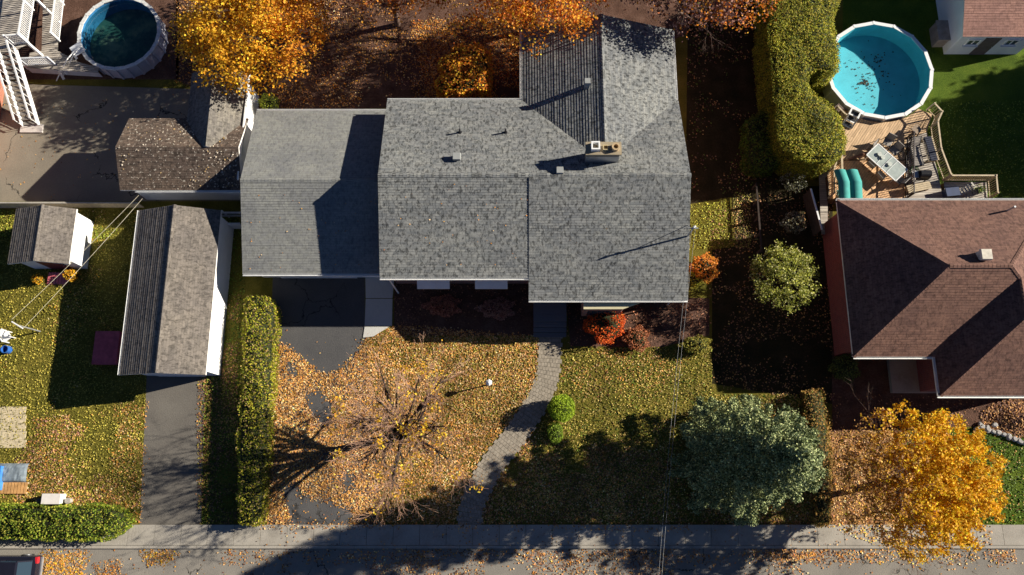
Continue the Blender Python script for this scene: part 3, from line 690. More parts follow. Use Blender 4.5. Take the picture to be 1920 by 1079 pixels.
mb = MB(); mb.box(c.x-.25, c.x+.55, c.y-.8, c.y+.65, .905, .97); mb.build('lid', plain('bin_lid', (.33, .27, .23), .6), bxs)
# ================================================================= BRICK HOUSE CORNER, FAR LEFT
K = thing('brick_house', 'orange brick house whose corner shows at the left edge by the stairs', 'house', (-39, 20, 0))
ke = W(4, 200, 0).x
mb = MB(); mb.box(-46, ke, 17.8, 24.6, 0, 2.9); mb.build('wall', M['brick_orange'], K)
mb = MB(); mb.box(-46.3, ke-1.4, 17.4, 24.9, 2.9, 3.1); shingle_plane(mb, [(-46.3, 17.4, 3.12), (ke-1.45, 17.4, 3.12), (ke-5.5, 21, 4.6), (-46.3, 21, 4.6)]); shingle_plane(mb, [(ke-1.45, 17.4, 3.12), (ke-1.45, 24.9, 3.12), (ke-5.5, 21, 4.6)])
mb.build('roof', [M['taupe_roof'], M['fascia']], K)
mb = MB(); mb.box(ke+.003, ke+.1, 17.75, 17.95, 0, 2.9); mb.build('corner_trim', M['white'], K); MB().box(ke+.003, ke+.06, 20.6, 21.3, .9, 1.9).build('window', M['white'], K)
# ================================================================= POOLS
def pool(name, label, cx, cy, r, h, n, wall_mat, liner, rim_mat, water, wz, floor_mat, fz=.06, rot=0):
    t = thing(name, label, 'pool', (cx, cy, 0))
    mb = MB(); mb.ring(cx, cy, r-.03, r, 0, h-.03, n, 0, rot)
    for i in range(n):
        a = 2*math.pi*i/n+rot; p = Vector((cx+math.cos(a)*(r+.03), cy+math.sin(a)*(r+.03), 0)); mb.obox((p.x, p.y, (h-.03)/2), (.06, .14, h-.03), a)
    mb.build('wall', wall_mat, t)
    ri = r*math.cos(math.pi/n)-.075
    mb = MB(); mb.ring(cx, cy, ri, ri+.025, .02, h-.035, 64, 0, 0); mb.build('liner', liner, t)
    mb = MB(); mb.prism([(cx+(ri+.01)*math.cos(2*math.pi*i/64), cy+(ri+.01)*math.sin(2*math.pi*i/64)) for i in range(64)], .02, fz); mb.build('floor', floor_mat, t)
    mb = MB()
    for i in range(n):
        a0 = 2*math.pi*i/n+rot; a1 = 2*math.pi*(i+1)/n+rot; g_ = .012
        P = [(cx+rr*math.cos(a), cy+rr*math.sin(a)) for rr, a in ((r-.13, a0+g_), (r+.1, a0+g_), (r+.1, a1-g_), (r-.13, a1-g_))]
        mb.prism(P, h-.03, h+.03)
        mb.obox((cx+(r+.005)*math.cos(a0), cy+(r+.005)*math.sin(a0), h+.012), (.22, .12, .06), a0)
    mb.build('rim', rim_mat, t)
    mb = MB(); k = 64; P = [(cx+(ri-.002)*math.cos(2*math.pi*i/k), cy+(ri-.002)*math.sin(2*math.pi*i/k), wz) for i in range(k)]
    mb.add(P, [tuple(range(k))]); mb.build('water', water, t)
    return t
pc = W(1648, 133, 1.3); PR = 2.98
rp = pool('round_pool', 'turquoise above ground pool with a white rim beside the tall hedge', 23.72, 24.74, 3.38, 1.32, 16, M['white'], M['pool_liner'], M['white'], M['water_clear'], 1.12, M['pool_liner'])
# leaves lying on the pool floor
P = np.concatenate([rng.normal((0, 0), (.16, .12), (45, 2))+W2(1622, 155, .1), rng.normal((0, 0), (.9, 1.1), (85, 2))+W2(1632, 140, .1), rng.normal((0, 0), (.25, .3), (20, 2))+W2(1648, 115, .1)])
P = P[np.hypot(P[:, 0]-23.72, P[:, 1]-24.74) < 3.1]; P3 = np.c_[P, np.full(len(P), .075)+rng.random(len(P))*.02]
tag(leaf_object('sunken_leaves', P3, rng.uniform(.07, .16, len(P)), palette(len(P), [(.03, .03, .02), (.06, .05, .03), (.1, .07, .03)]), .9, M['litter']), 'dark wet leaves lying on the floor of the turquoise pool', 'leaves', kind='stuff')
lp = pool('dark_pool', 'above ground pool with dark murky water and grey rim near the outdoor stairs', -25.72, 27.45, 2.62, 1.25, 24, plain('pool_wall_grey', (.4, .4, .45), .5, .12), M['pool_liner_dark'], plain('rim_pale', (.62, .62, .6), .5, .2, 6), M['water_dark'], 1.0, M['algae'])
# ladder in the dark pool (white A-frame)
lc = W(140, 110, 1.3); t = thing('pool_ladder', 'white a frame ladder leaning over the edge of the dark pool', 'pool ladder', (lc.x, lc.y, 0))
for s_ in (-.24, .24):
    mb = MB(); a = W(150, 92, 1.5)+Vector((s_*.7, s_*.6, 0)); 
    mb.path([W(152, 100, 1.0)+Vector((s_*.8, s_*.7, 0)), W(146, 92, 1.7)+Vector((s_*.8, s_*.7, 0)), W(132, 108, 1.75)+Vector((s_*.8, s_*.7, 0)), W(118, 135, .4)+Vector((s_*.8, s_*.7, 0)), W(112, 148, .03)+Vector((s_*.8, s_*.7, 0))], .035, 8)
    mb.build('rail', M['white'], t)
mb = MB()
for i in range(6):
    f = i/5; c = W(146, 95, 1.3).lerp(W(116, 143, .2), f); mb.obox(c, (.16, .62, .04), R(35))
mb.build('step', M['white'], t)
mb = MB(); c = W(146, 93, 1.33); mb.obox((c.x, c.y, 1.36), (.75, .75, .05), R(40)); mb.build('platform', M['siding_grey'], t)
# ---- right pool deck
DZ = .95
dk = thing('pool_deck', 'wooden deck with timber railings between the turquoise pool and the hip roofed house', 'deck', (22.4, 18, 0))
def planks(mb, poly, z, ang, step=.14, gap=.012, th=.04):
    ca_, sa_ = math.cos(ang), math.sin(ang); Q = [(x*ca_+y*sa_, -x*sa_+y*ca_) for x, y in poly]
    v0 = min(q[1] for q in Q); v1 = max(q[1] for q in Q); v = v0
    def clip(P, v, above):
        out = []
        for i in range(len(P)):
            a, b = P[i], P[(i+1) % len(P)]; ia = (a[1] >= v) if above else (a[1] <= v); ib = (b[1] >= v) if above else (b[1] <= v)
            if ia: out.append(a)
            if ia != ib: t = (v-a[1])/(b[1]-a[1]); out.append((a[0]+(b[0]-a[0])*t, v))
        return out
    while v < v1:
        c = clip(clip(Q, v, True), v+step-gap, False)
        if len(c) >= 3:
            xy = [(x*ca_-y*sa_, x*sa_+y*ca_) for x, y in c]; k = len(xy)
            A = sum(xy[i][0]*xy[(i+1) % k][1]-xy[(i+1) % k][0]*xy[i][1] for i in range(k))
            if A < 0: xy = xy[::-1]; c = c[::-1]
            dz = random.uniform(-.003, .003); n0_ = random.random()*30
            mb.add([(x, y, z+dz) for x, y in xy]+[(x, y, z+dz-th) for x, y in xy], [tuple(range(k))]+[(i, k+i, k+(i+1) % k, (i+1) % k) for i in range(k)], 0, [[(a+n0_, (b-v)+round((v-v0)/step)*step+.003) for a, b in c]]+[[(a, 0)]*4 for a in range(k)])
        v += step
def circ_px_edge():
    pass
up = [W2(1585, 300, DZ), W2(1592, 215, DZ)]
cxp, cyp, rr = 23.72, 24.74, 3.5
arc = [(cxp+rr*math.cos(R(a)), cyp+rr*math.sin(R(a))) for a in range(222, 320, 7)]
poly_u = [W2(1580, 300, DZ)]+arc+[W2(1748, 215, DZ), W2(1738, 248, DZ), W2(1700, 262, DZ), W2(1697, 300, DZ)]
mb = MB(); planks(mb, poly_u, DZ, R(55)); mb.build('boards', M['wood'], dk)
poly_l = [W2(1556, 374, DZ), W2(1552, 328, DZ), W2(1580, 302, DZ), W2(1697, 302, DZ), W2(1697, 374, DZ)]
mb = MB(); planks(mb, poly_l, DZ, R(50), gap=.015); mb.build('boards', plain('orange_boards', (.7, .42, .22), .7, .3, 4), dk)
poly_r = [W2(1699, 374, DZ), W2(1699, 264, DZ), W2(1738, 249, DZ), W2(1760, 330, DZ), W2(1768, 374, DZ)]
mb = MB(); planks(mb, poly_r, DZ, R(0)); mb.build('boards', M['wood_grey'], dk)
poly_p = [W2(1772, 374, DZ), W2(1770, 342, DZ), W2(1850, 342, DZ), W2(1852, 374, DZ)]
mb = MB(); planks(mb, poly_p, DZ, R(0)); mb.build('boards', M['wood_grey'], dk)
mb = MB()
for pl in (poly_u, poly_l, poly_r, poly_p):
    c = Vector((sum(p[0] for p in pl)/len(pl), sum(p[1] for p in pl)/len(pl)));
    mb.prism([tuple(Vector(p).lerp(c, .03)) for p in pl], .0, DZ-.06)
mb.build('skirt', plain('skirt', (.12, .08, .05), .9), dk)
def railing(name, parent, pts, z, h, mat, bal=.14, rail=.05, bw=.03, capw=.09):
    mb = MB()
    for i in range(len(pts)-1):
        a = Vector((*pts[i], z)); b = Vector((*pts[i+1], z)); L_ = (b-a).length; d = (b-a)/L_; up3 = Vector((0, 0, 1))
        mb.bar(a+up3*h, b+up3*h, capw, rail); mb.bar(a+up3*.1, b+up3*.1, rail, rail*.8)
        k = max(1, int(L_/bal))
        for j in range(1, k):
            p = a+d*(L_*j/k); mb.bar(p+up3*.12, p+up3*(h-.026), bw, bw)
        for e in ((a, b) if i == len(pts)-2 else (a,)): mb.bar(e-up3*.02, e+up3*(h+.06), .09, .09)
    return mb.build(name, mat, parent)
railing('railing', dk, [W2(1738, 207, DZ), W2(1752, 222, DZ), W2(1744, 240, DZ), W2(1750, 290, DZ), W2(1768, 338, DZ)], DZ, .9, M['wood_plain'])
railing('railing', dk, [W2(1770, 340, DZ), W2(1851, 340, DZ), W2(1854, 372, DZ)], DZ, .9, M['wood_plain'])
railing('railing', dk, [W2(1553, 372, DZ), W2(1553, 325, DZ), W2(1565, 300, DZ)], DZ, .9, M['wood_plain'], capw=.07)
railing('railing', dk, [W2(1566, 374, DZ), W2(1567, 345, DZ), W2(1565, 293, DZ)], DZ, 1.0, M['wood_plain'], capw=.12)
railing('railing', dk, [W2(1700, 260, DZ), W2(1700, 372, DZ)], DZ, .9, plain('dark_rail', (.06, .05, .05), .5), capw=.05)
railing('railing', dk, [W2(1560, 213, DZ), W2(1575, 228, DZ)], DZ, .9, M['wood_plain'])
# low terrace at the west edge, side stair, fence panel
mb = MB(); planks(mb, [W2(1535, 320, .4), W2(1552, 318, .4), W2(1552, 440, .4), W2(1540, 440, .4)], .4, R(0)); mb.build('lower_boards', M['wood_grey'], dk)
fp = thing('metal_fence', 'pale narrow fence panel beside the deck in shade', 'fence', W(1535, 400, 0))
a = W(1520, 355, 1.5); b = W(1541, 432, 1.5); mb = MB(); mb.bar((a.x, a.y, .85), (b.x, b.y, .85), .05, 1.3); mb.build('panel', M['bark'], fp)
mb = MB(); mb.bar((a.x, a.y, 1.53), (b.x, b.y, 1.53), .1, .05); mb.build('cap', M['white'], fp)
# white pool steps
t = thing('pool_steps', 'white plastic step ladder with dark treads at the deck edge of the turquoise pool', 'pool steps', W(1597, 222, 0))
A_ = W(1606, 207, 1.45); B_ = W(1588, 238, 1.0); d = (B_-A_); d.z = 0; d.normalize(); nrm = Vector((-d.y, d.x, 0))
for s_ in (-.3, .3):
    mb = MB(); mb.bar(A_+nrm*s_, A_+nrm*s_+d*.55-Vector((0, 0, .02)), .1, .1); mb.bar(A_+nrm*s_+d*.5+Vector((0, 0, .02)), B_+nrm*s_, .1, .1); mb.bar(A_+nrm*s_, A_+nrm*s_-Vector((0, 0, .5)), .08, .08); mb.build('side_rail', M['white'], t)
mb = MB()
for i in range(4):
    c = A_.lerp(B_, (i)/3.0); mb.bar(c-nrm*.26, c+nrm*.26, .1, .05)
mb.build('crossbar', M['white'], t)
mb = MB()
for i in range(3):
    c = A_.lerp(B_, (i+.5)/3.0)-Vector((0, 0, .05)); mb.bar(c-nrm*.25, c+nrm*.25, .26, .03)
mb.build('tread', M['dark_metal'], t)

# ---- deck furniture
def chair_proto(name, label, loc, rz, frame, seatm):
    t = thing(name, label, 'chair', (0, 0, 0))
    mb = MB(); mb.box(-.26, .26, -.25, .25, .40, .44); mb.build('seat', seatm, t, local=True)
    mb = MB(); mb.obox((0, .28, .68), (.5, .035, .52), 0, rx=R(-14)); mb.build('backrest', seatm, t, local=True)
    for x in (-.27, .27):
        mb = MB(); mb.path([(x, -.26, 0), (x, -.27, .62), (x, .22, .64), (x, .34, .95)], .02, 6); mb.tube((x, .2, .62), (x, .32, 0), .02, n=6); mb.build('arm_frame', frame, t, local=True)
    t.location = loc; t.rotation_euler[2] = rz; return t
cfab = plain('sling_fabric', (.3, .27, .24), .8, .15, 6); drk = M['dark_metal']
def on_deck(px, py): p = W(px, py, DZ+.4); return (p.x, p.y, DZ+.003)
TBL = W(1663, 305, DZ+.72); tang = R(-47)
chairs = []
spots = [(1643, 279, R(43), 'patio chair with dark sling at the far end of the glass table nearest the pool'),
         (1676, 283, R(-47), 'patio chair on the right long side of the glass table'),
         (1664, 268, R(-30), 'patio chair pushed back right of the table on the upper deck'),
         (1634, 308, R(133), 'patio chair on the left long side of the glass table'),
         (1651, 330, R(128), 'patio chair below the glass table near the teal canopy swing'),
         (1686, 338, R(-137), 'patio chair at the house end of the glass table')]
src = None
for i, (px, py, rz, lb) in enumerate(spots):
    if src is None: src = chair_proto('patio_chair', lb, on_deck(px, py), rz, drk, cfab); o = src
    else: o = copy_tree(src); o.location = on_deck(px, py); o.rotation_euler[2] = rz
    tag(o, lb, 'chair', 'chairs around the glass patio table')
t = thing('patio_table', 'long glass topped patio table set at an angle on the deck', 'table', (TBL.x, TBL.y, DZ), rz=tang)
mb = MB(); mb.box(-1.15, 1.15, -.52, .52, .70, .715); mb.build('glass_top', plain('table_glass', (.4, .45, .42), .15, .15, 4, spec=.6), t, local=True)
mb = MB()
for a, b in (((-1.18, -.55), (1.18, -.55)), ((1.18, -.55), (1.18, .55)), ((1.18, .55), (-1.18, .55)), ((-1.18, .55), (-1.18, -.55))): mb.bar((*a, .70), (*b, .70), .06, .05)
for i in (-.4, 0, .4): mb.bar((i, -.52, .735), (i, .52, .735), .03, .02)
mb.build('frame', M['white'], t, local=True)
for x in (-1.05, 1.05):
    for y in (-.42, .42): MB().tube((x, y, 0), (x, y, .675), .025).build('leg', M['white'], t, local=True)
for px, py in ((1655, 296), (1668, 309), (1649, 290)):
    c = W(px, py, DZ+.75); b_ = MB(); b_.tube((0, 0, 0), (0, 0, .09), .1, .14, 12); o = b_.build('bowl', plain('bowl', (.55, .58, .52), .4)); o.location = (c.x, c.y, DZ+.722)
    tag(o, {1655: 'middle one of the small bowls on the glass patio table', 1668: 'bowl nearest the house on the glass patio table', 1649: 'bowl nearest the pool on the glass patio table'}[px], 'bowl')
# teal canopy swing
c0 = W(1571, 318, 2.5); c1 = W(1620, 374, 2.5); sw = thing('canopy_swing', 'garden swing seat under a two panel teal canvas canopy', 'garden swing', ((c0.x+c1.x)/2, (c0.y+c1.y)/2, DZ))
mb = MB(); xm = (c0.x+c1.x)/2-.05; y0, y1 = c1.y-.02, c0.y; N_ = 10
def canopy(mb, xa, xb, dz):
    vs = []; 
    for i in range(N_+1):
        x = xa+(xb-xa)*i/N_; z = 2.5+dz+.14*math.sin(math.pi*i/N_)
        for j, y in enumerate((y0-.0, (y0+y1)/2+.15, y1)): vs.append((x+(.0, .0, -.14)[j]+(0, 0, 0)[j], y, z-(.16, 0, .1)[j]))
    fs = [(i*3+j, (i+1)*3+j, (i+1)*3+j+1, i*3+j+1) for i in range(N_) for j in range(2)]
    mb.add(vs, fs)
    for i in (0, N_): mb.add([vs[i*3], vs[i*3+1], vs[i*3+2], tuple(Vector(vs[i*3+2])-Vector((0, 0, .16))), tuple(Vector(vs[i*3+1])-Vector((0, 0, .16))), tuple(Vector(vs[i*3])-Vector((0, 0, .16)))], [(0, 1, 4, 5), (1, 2, 3, 4)])
mc = MB(); canopy(mc, c0.x, xm, 0); canopy(mc, xm+.03, c1.x, 0); mc.build('canopy', M['teal'], sw)
mb = MB()
for x in (c0.x+.15, c1.x-.15):
    mb.path([(x, y0+.2, DZ), (x, (y0+y1)/2, 2.42), (x, y1-.2, DZ)], .03, 6)
mb.tube((c0.x+.15, (y0+y1)/2, 2.4), (c1.x-.15, (y0+y1)/2, 2.4), .03, n=6); mb.build('frame', drk, sw)
mb = MB(); mb.box(c0.x+.3, c1.x-.3, y0+.5, y0+1.0, DZ+.45, DZ+.53); mb.box(c0.x+.3, c1.x-.3, y1-.62, y1-.54, DZ+.5, DZ+1.0); mb.build('seat', plain('swing_seat', (.1, .2, .18), .8), sw)
# loungers, grill, boxes
def lounger(px, py, rz, lb):
    c = W(px, py, DZ+.35); t = thing('sun_lounger', lb, 'sun lounger', (c.x, c.y, DZ), rz=rz)
    mb = MB(); 
    for x in (-.3, .3): mb.bar((x, -.95, .3), (x, .35, .3), .05, .05); mb.bar((x, .35, .3), (x, .85, .72), .05, .05)
    mb.build('frame', drk, t, local=True)
    mb = MB()
    for i in range(11): mb.box(-.27, .27, -.92+i*.115, -.83+i*.115, .33, .345)
    for i in range(6):
        f = (i+.3)/6.2; mb.obox((0, .36+.5*f, .34+.42*f), (.54, .08, .015), 0, rx=R(40))
    mb.build('slats', cfab, t, local=True)
    for x in (-.3, .3):
        for y in (-.85, .3): MB().box(x-.02, x+.02, y-.02, y+.02, 0, .27).build('leg', drk, t, local=True)
lounger(1718, 285, R(5), 'dark framed sun lounger on the grey boarded strip of the deck')
gp = W(1736, 326, DZ+.9); t = thing('barbecue', 'dark barbecue grill standing by the deck railing', 'barbecue', (gp.x, gp.y, DZ))
mb = MB(); mb.box(-.35, .35, -.25, .25, .35, .75); mb.build('cart', drk, t, local=True)
mb = MB(); mb.tube((-.32, 0, .8), (.32, 0, .8), .24, n=16); mb.build('lid', plain('grill_lid', (.02, .02, .022), .3, .1), t, local=True)
mb = MB(); mb.box(-.75, -.37, -.22, .22, .74, .77); mb.build('side_shelf', M['steel'], t, local=True)
for x in (-.3, .3):
    for y in (-.2, .2): MB().box(x-.02, x+.02, y-.02, y+.02, 0, .35).build('leg', drk, t, local=True)
c = W(1723, 352, DZ+.4); t = thing('deck_bench', 'weathered wooden bench on the deck below the barbecue', 'bench', (c.x, c.y, DZ), rz=R(12))
mb = MB()
for i in range(4): mb.box(-.75, .75, -.24+i*.125, -.13+i*.125, .4, .44)
mb.build('seat', M['wood_plain'], t, local=True)
for x in (-.6, .6): MB().box(x-.04, x+.04, -.22, .22, 0, .395).build('leg', M['wood_plain'], t, local=True)
for i, (px, py, sx, sy, sz, col, rz, nm, lb) in enumerate([
    (1787, 360, .8, .5, .5, (.03, .05, .12), .1, 'cushion_box', 'dark blue cushion box inside the small railed platform'),
    (1812, 356, 1.1, .18, .25, (.5, .47, .42), .5, 'folded_chair', 'upper one of two pale folded chairs leaning on the railed platform'),
    (1822, 363, 1.1, .18, .25, (.45, .4, .34), .35, 'folded_chair', 'lower one of two pale folded chairs leaning on the railed platform'),
    (1838, 356, .35, .5, .6, (.06, .05, .05), 0, 'planter', 'dark square planter in the corner of the railed platform'),
    (1719, 243, .5, .5, .45, (.3, .22, .15), .7, 'side_table', 'small wooden side table where the deck meets the pool rim'),
    (1573, 203, .45, .45, .45, (.12, .08, .06), .7, 'stool', 'small dark stool on the corner of deck left of the pool steps')]):
    c = W(px, py, DZ+sz); t = thing(nm, lb, nm.replace('_', ' '), (c.x, c.y, DZ), rz=rz)
    m_ = plain(nm+'_paint', col, .6, .2)
    if nm in ('side_table', 'stool'):
        MB().box(-sx/2, sx/2, -sy/2, sy/2, sz-.04, sz).build('top', m_, t, local=True)
        for x in (-1, 1):
            for y in (-1, 1): MB().box(x*sx*.42-.02, x*sx*.42+.02, y*sy*.42-.02, y*sy*.42+.02, 0, sz-.04).build('leg', m_, t, local=True)
    elif nm == 'planter':
        MB().ring(0, 0, .14, .2, 0, sz, 4, 0, R(45)).build('pot', m_, t, local=True)
        q = rng.normal(size=(70, 3))*np.array([.13, .13, .1])+(0, 0, sz+.05); leaf_object('foliage', q, .1, palette(70, GREEN), .4, parent=None).parent = t
    elif nm == 'folded_chair':
        b_ = MB(); 
        for y in (-.08, .08): b_.bar((-sx/2, y, .1), (sx/2, y, .55), .04, .04)
        for k in range(6): b_.bar((-sx/2+.15+k*.15, -.22, .17+k*.068), (-sx/2+.15+k*.15, .22, .17+k*.068), .1, .025)
        b_.build('slats', m_, t, local=True)
        b_ = MB(); b_.bar((-.2, -.2, 0), (.1, -.2, .45), .04, .04); b_.bar((-.2, .2, 0), (.1, .2, .45), .04, .04); b_.build('leg_frame', M['steel'], t, local=True)
    else:
        MB().box(-sx/2, sx/2, -sy/2, sy/2, 0, sz*.85).build('body', m_, t, local=True); MB().box(-sx/2-.02, sx/2+.02, -sy/2-.02, sy/2+.02, sz*.86, sz).build('lid', m_, t, local=True)

def simple(nm, lb, cat, px, py, z, rz, build):
    c = W(px, py, z); t = thing(nm, lb, cat, (c.x, c.y, z), rz=rz); build(t); return t
def b_parasol(t):
    MB().tube((-1.0, 0, .08), (1.1, 0, .08), .025, n=8).build('pole', M['wood_plain'], t, local=True)
    m_ = MB(); m_.tube((-.9, 0, .1), (.3, 0, .1), .05, .13, 10); m_.tube((.3, 0, .1), (.55, 0, .1), .13, .06, 10); m_.build('canvas', plain('parasol_canvas', (.28, .14, .09), .8, .3, 8), t, local=True)
simple('folded_parasol', 'folded brown parasol lying on the deck boards above the teal swing', 'parasol', 1612, 293, DZ, R(20), b_parasol)
def b_hose(t):
    m_ = MB()
    for k in range(60):
        a = k*.42; b2_ = a+.42; ra = .2+.0025*k; m_.tube((ra*math.cos(a), ra*math.sin(a), .03+.0008*k), (ra*math.cos(b2_), ra*math.sin(b2_), .03+.0008*k), .016, n=5)
    m_.build('coil', plain('hose_green', (.04, .12, .05), .5), t, local=True)
simple('garden_hose', 'coiled dark hose on grey boards beside the black rail', 'hose', 1714, 322, DZ, 0, b_hose)
def b_side(t):
    for y in (-.3, .3): MB().bar((-.8, y, .42), (.8, y, .42), .09, .04).build('seat_board', M['wood_plain'], t, local=True)
    MB().bar((-.8, 0, .44), (.8, 0, .44), .42, .1).build('cushion', plain('dark_cushion', (.04, .045, .07), .9, .3, 6), t, local=True)
    for x in (-.7, .7): MB().box(x-.04, x+.04, -.33, .33, 0, .395).build('leg', M['wood_plain'], t, local=True)
simple('cushioned_bench', 'bench with a long dark cushion along the right railing of the deck', 'bench', 1738, 285, DZ, R(98), b_side)
# ================================================================= TOP-LEFT BALCONY + STAIRS
bal = thing('balcony', 'raised weathered balcony with white railings above the stairs in the top left', 'balcony', W(30, 60, 0))
BZ = 2.7
pb = [W2(-60, 98, BZ), W2(-60, -60, BZ), W2(72, -60, BZ), W2(52, 84, BZ), W2(22, 98, BZ)]
mb = MB(); planks(mb, pb, BZ, R(4), step=.15, gap=.03); mb.build('boards', M['wood_grey'], bal)
for px, py in ((50, 80), (68, 0), (5, 90), (8, 10)):
    c = W(px, py, BZ-.1); MB().box(c.x-.07, c.x+.07, c.y-.07, c.y+.07, 0, BZ-.1).build('post', M['white'], bal)
railing('railing', bal, [W2(73, -55, BZ), W2(63, 20, BZ), W2(53, 80, BZ)], BZ, 1.0, M['white'], bal=.13, bw=.035)
railing('railing', bal, [W2(53, 82, BZ), W2(26, 84, BZ)], BZ, 1.0, M['white'], bal=.13)
# low deck by the pool
ld = thing('low_deck', 'low grey wooden deck linking the balcony foot and the dark pool', 'deck', W(90, 110, 0))
LZ = 1.0
mb = MB(); planks(mb, [W2(82, -40, LZ), W2(112, -40, LZ), W2(108, 96, LZ), W2(150, 118, LZ), W2(186, 128, LZ), W2(183, 137, LZ), W2(50, 128, LZ), W2(56, 100, LZ), W2(78, 96, LZ)], LZ, R(5), step=.15, gap=.03); mb.build('boards', M['wood_grey'], ld)
mb = MB(); mb.bar(W(52, 130, .5), W(185, 138, .5), .05, .95); mb.build('skirt', M['siding_grey'], ld)
railing('railing', ld, [W2(128, -50, LZ), W2(120, 10, LZ), W2(112, 78, LZ)], LZ, 1.0, M['white'], bal=.13, bw=.035)
railing('railing', ld, [W2(50, 124, LZ), W2(104, 122, LZ)], LZ, .9, M['siding_grey'], bal=.13)
c = W(98, 40, LZ+.5)
# stairs
stt = thing('outdoor_stairs', 'steep outdoor stairs with dark treads and white railings leading down to the driveway', 'stairs', W(62, 240, 0))
T0 = W(14, 92, BZ); T1 = W(58, 236, .12); n_ = 15
dd = Vector((T1.x-T0.x, T1.y-T0.y, 0)); Ls = dd.length; dd.normalize(); sn = Vector((-dd.y, dd.x, 0))
mb = MB()
for i in range(n_):
    f = (i+.5)/n_; p = T0.lerp(T1, f); mb.bar(p-sn*.46, p+sn*.46, .24, .04)
mb.build('treads', plain('tread_wood', (.2, .18, .16), .8, .3), stt)
for s_ in (-1, 1):
    mb = MB(); o2 = sn*s_*.5
    mb.bar(T0+o2, T1+o2, .07, .24)
    mb.build('stringer', M['white'], stt)
    mb = MB(); z9 = Vector((0, 0, .92)); mb.bar(T0+o2+z9, T1+o2+z9, .1, .06); mb.bar(T0+o2+Vector((0, 0, .25)), T1+o2+Vector((0, 0, .25)), .05, .05)
    for i in range(10):
        p = T0.lerp(T1, i/9)+o2; mb.bar(p+Vector((0, 0, .12)), p+Vector((0, 0, .9)), .03, .03)
    mb.build('railing', M['white'], stt)
mb = MB(); q0 = W(37, 249, .1); q1 = W(81, 234, .1); mb.box(q0.x, q1.x, q0.y, q1.y, 0, .11); mb.build('landing_slab', plain('landing', (.55, .5, .46), .8, .15), stt)
# ================================================================= FENCES
fa = thing('low_fence', 'thin pale topped low fence between the worn driveway and the grass', 'fence', W(120, 380, 0))
p0 = W(-200, 381, .9); p1 = W(258, 381, .9)
mb = MB(); mb.box(p0.x, p1.x, p0.y-.02, p0.y+.02, .05, .88); mb.build('boards', M['wood_plain'], fa)
mb = MB(); mb.box(p0.x, p1.x, p0.y-.05, p0.y+.05, .885, .93); mb.build('cap', M['concrete'], fa)
# side trellis casting the window pattern
tr = thing('rail_fence', 'low dark post and rail fence between the side lawn patch and the shaded yard', 'fence', W(1412, 420, 0))
for i in range(5):
    c = W(1412, 356+i*30, 0); MB().box(15.3, 15.44, c.y-.07, c.y+.07, 0, .72).build('post', M['bark'], tr)
ya, yb = W(1412, 352, 0).y, W(1412, 480, 0).y
MB().box(15.32, 15.42, yb, ya, .725, .8).build('rail', M['bark'], tr)
# gate beside left garage
gt = thing('side_gate', 'pale gate closing the gap between garage and narrow yard', 'gate', W(428, 400, 0))
ga = W(413, 421, 1.0); gb = W(450, 421, 1.0); mb = MB(); mb.bar((ga.x, ga.y, .6), (gb.x, gb.y, .6), .05, 1.0); mb.bar((ga.x-.03, ga.y, 1.12), (gb.x+.03, gb.y, 1.12), .08, .04); mb.build('panel', M['siding_grey'], gt)
# ================================================================= HEDGES
def hedge(name, label, poly, h, cols, wts=None, dens=190, lsize=(.07, .15), bump=.25, cat='hedge', core_in=.12, seed=1, z0=0, kindg=None, slope=0):
    cx = sum(p[0] for p in poly)/len(poly); cy = sum(p[1] for p in poly)/len(poly)
    t = thing(name, label, cat, (cx, cy, 0), kindg)
    n = len(poly); A = sum(poly[i][0]*poly[(i+1) % n][1]-poly[(i+1) % n][0]*poly[i][1] for i in range(n))
    if A < 0: poly = poly[::-1]
    P2 = scatter(poly, dens); z = h+(fnoise(P2, 1.6, seed)-.5)*bump*1.6+(fnoise(P2, 5, seed+1)-.5)*bump*.8
    # round the shoulders
    dmin = np.full(len(P2), 9.)
    for i in range(n):
        a = np.array(poly[i]); b = np.array(poly[(i+1) % n]); ab = b-a; tt = np.clip(((P2-a)@ab)/(ab@ab), 0, 1)[:, None]; dmin = np.minimum(dmin, np.linalg.norm(P2-a-ab*tt, axis=1))
    z -= np.clip(.28-dmin, 0, .28)*1.1
    top = np.c_[P2, z+rng.normal(size=len(z))*.05]
    side = []
    for i in range(n):
        a = np.array(poly[i]); b = np.array(poly[(i+1) % n]); L_ = np.linalg.norm(b-a); k = int(L_*h*dens*.8)
        if k == 0: continue
        tt = rng.random((k, 1)); nr = np.array([b[1]-a[1], a[0]-b[0]])/L_; q = a+(b-a)*tt+nr*(fnoise((a+(b-a)*tt)*1.0, 2.2, seed+3)[:, None]-.45)*bump+nr*rng.normal(size=(k, 1))*.05
        side.append(np.c_[q, rng.random(k)*(h-.12)])
    P = np.concatenate([top]+side) if side else top
    col = palette(len(P), cols, wts, .22)*(0.75+.5*fnoise(P[:, :2], .9, seed+5)[:, None])
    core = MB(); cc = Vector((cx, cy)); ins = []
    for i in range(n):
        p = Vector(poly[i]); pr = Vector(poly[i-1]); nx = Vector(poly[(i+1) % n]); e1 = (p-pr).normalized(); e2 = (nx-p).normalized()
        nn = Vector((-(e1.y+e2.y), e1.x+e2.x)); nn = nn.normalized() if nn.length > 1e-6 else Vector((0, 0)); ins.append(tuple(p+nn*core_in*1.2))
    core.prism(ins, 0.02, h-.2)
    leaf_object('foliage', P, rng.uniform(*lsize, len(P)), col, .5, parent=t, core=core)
    return t
HZ = 3.2
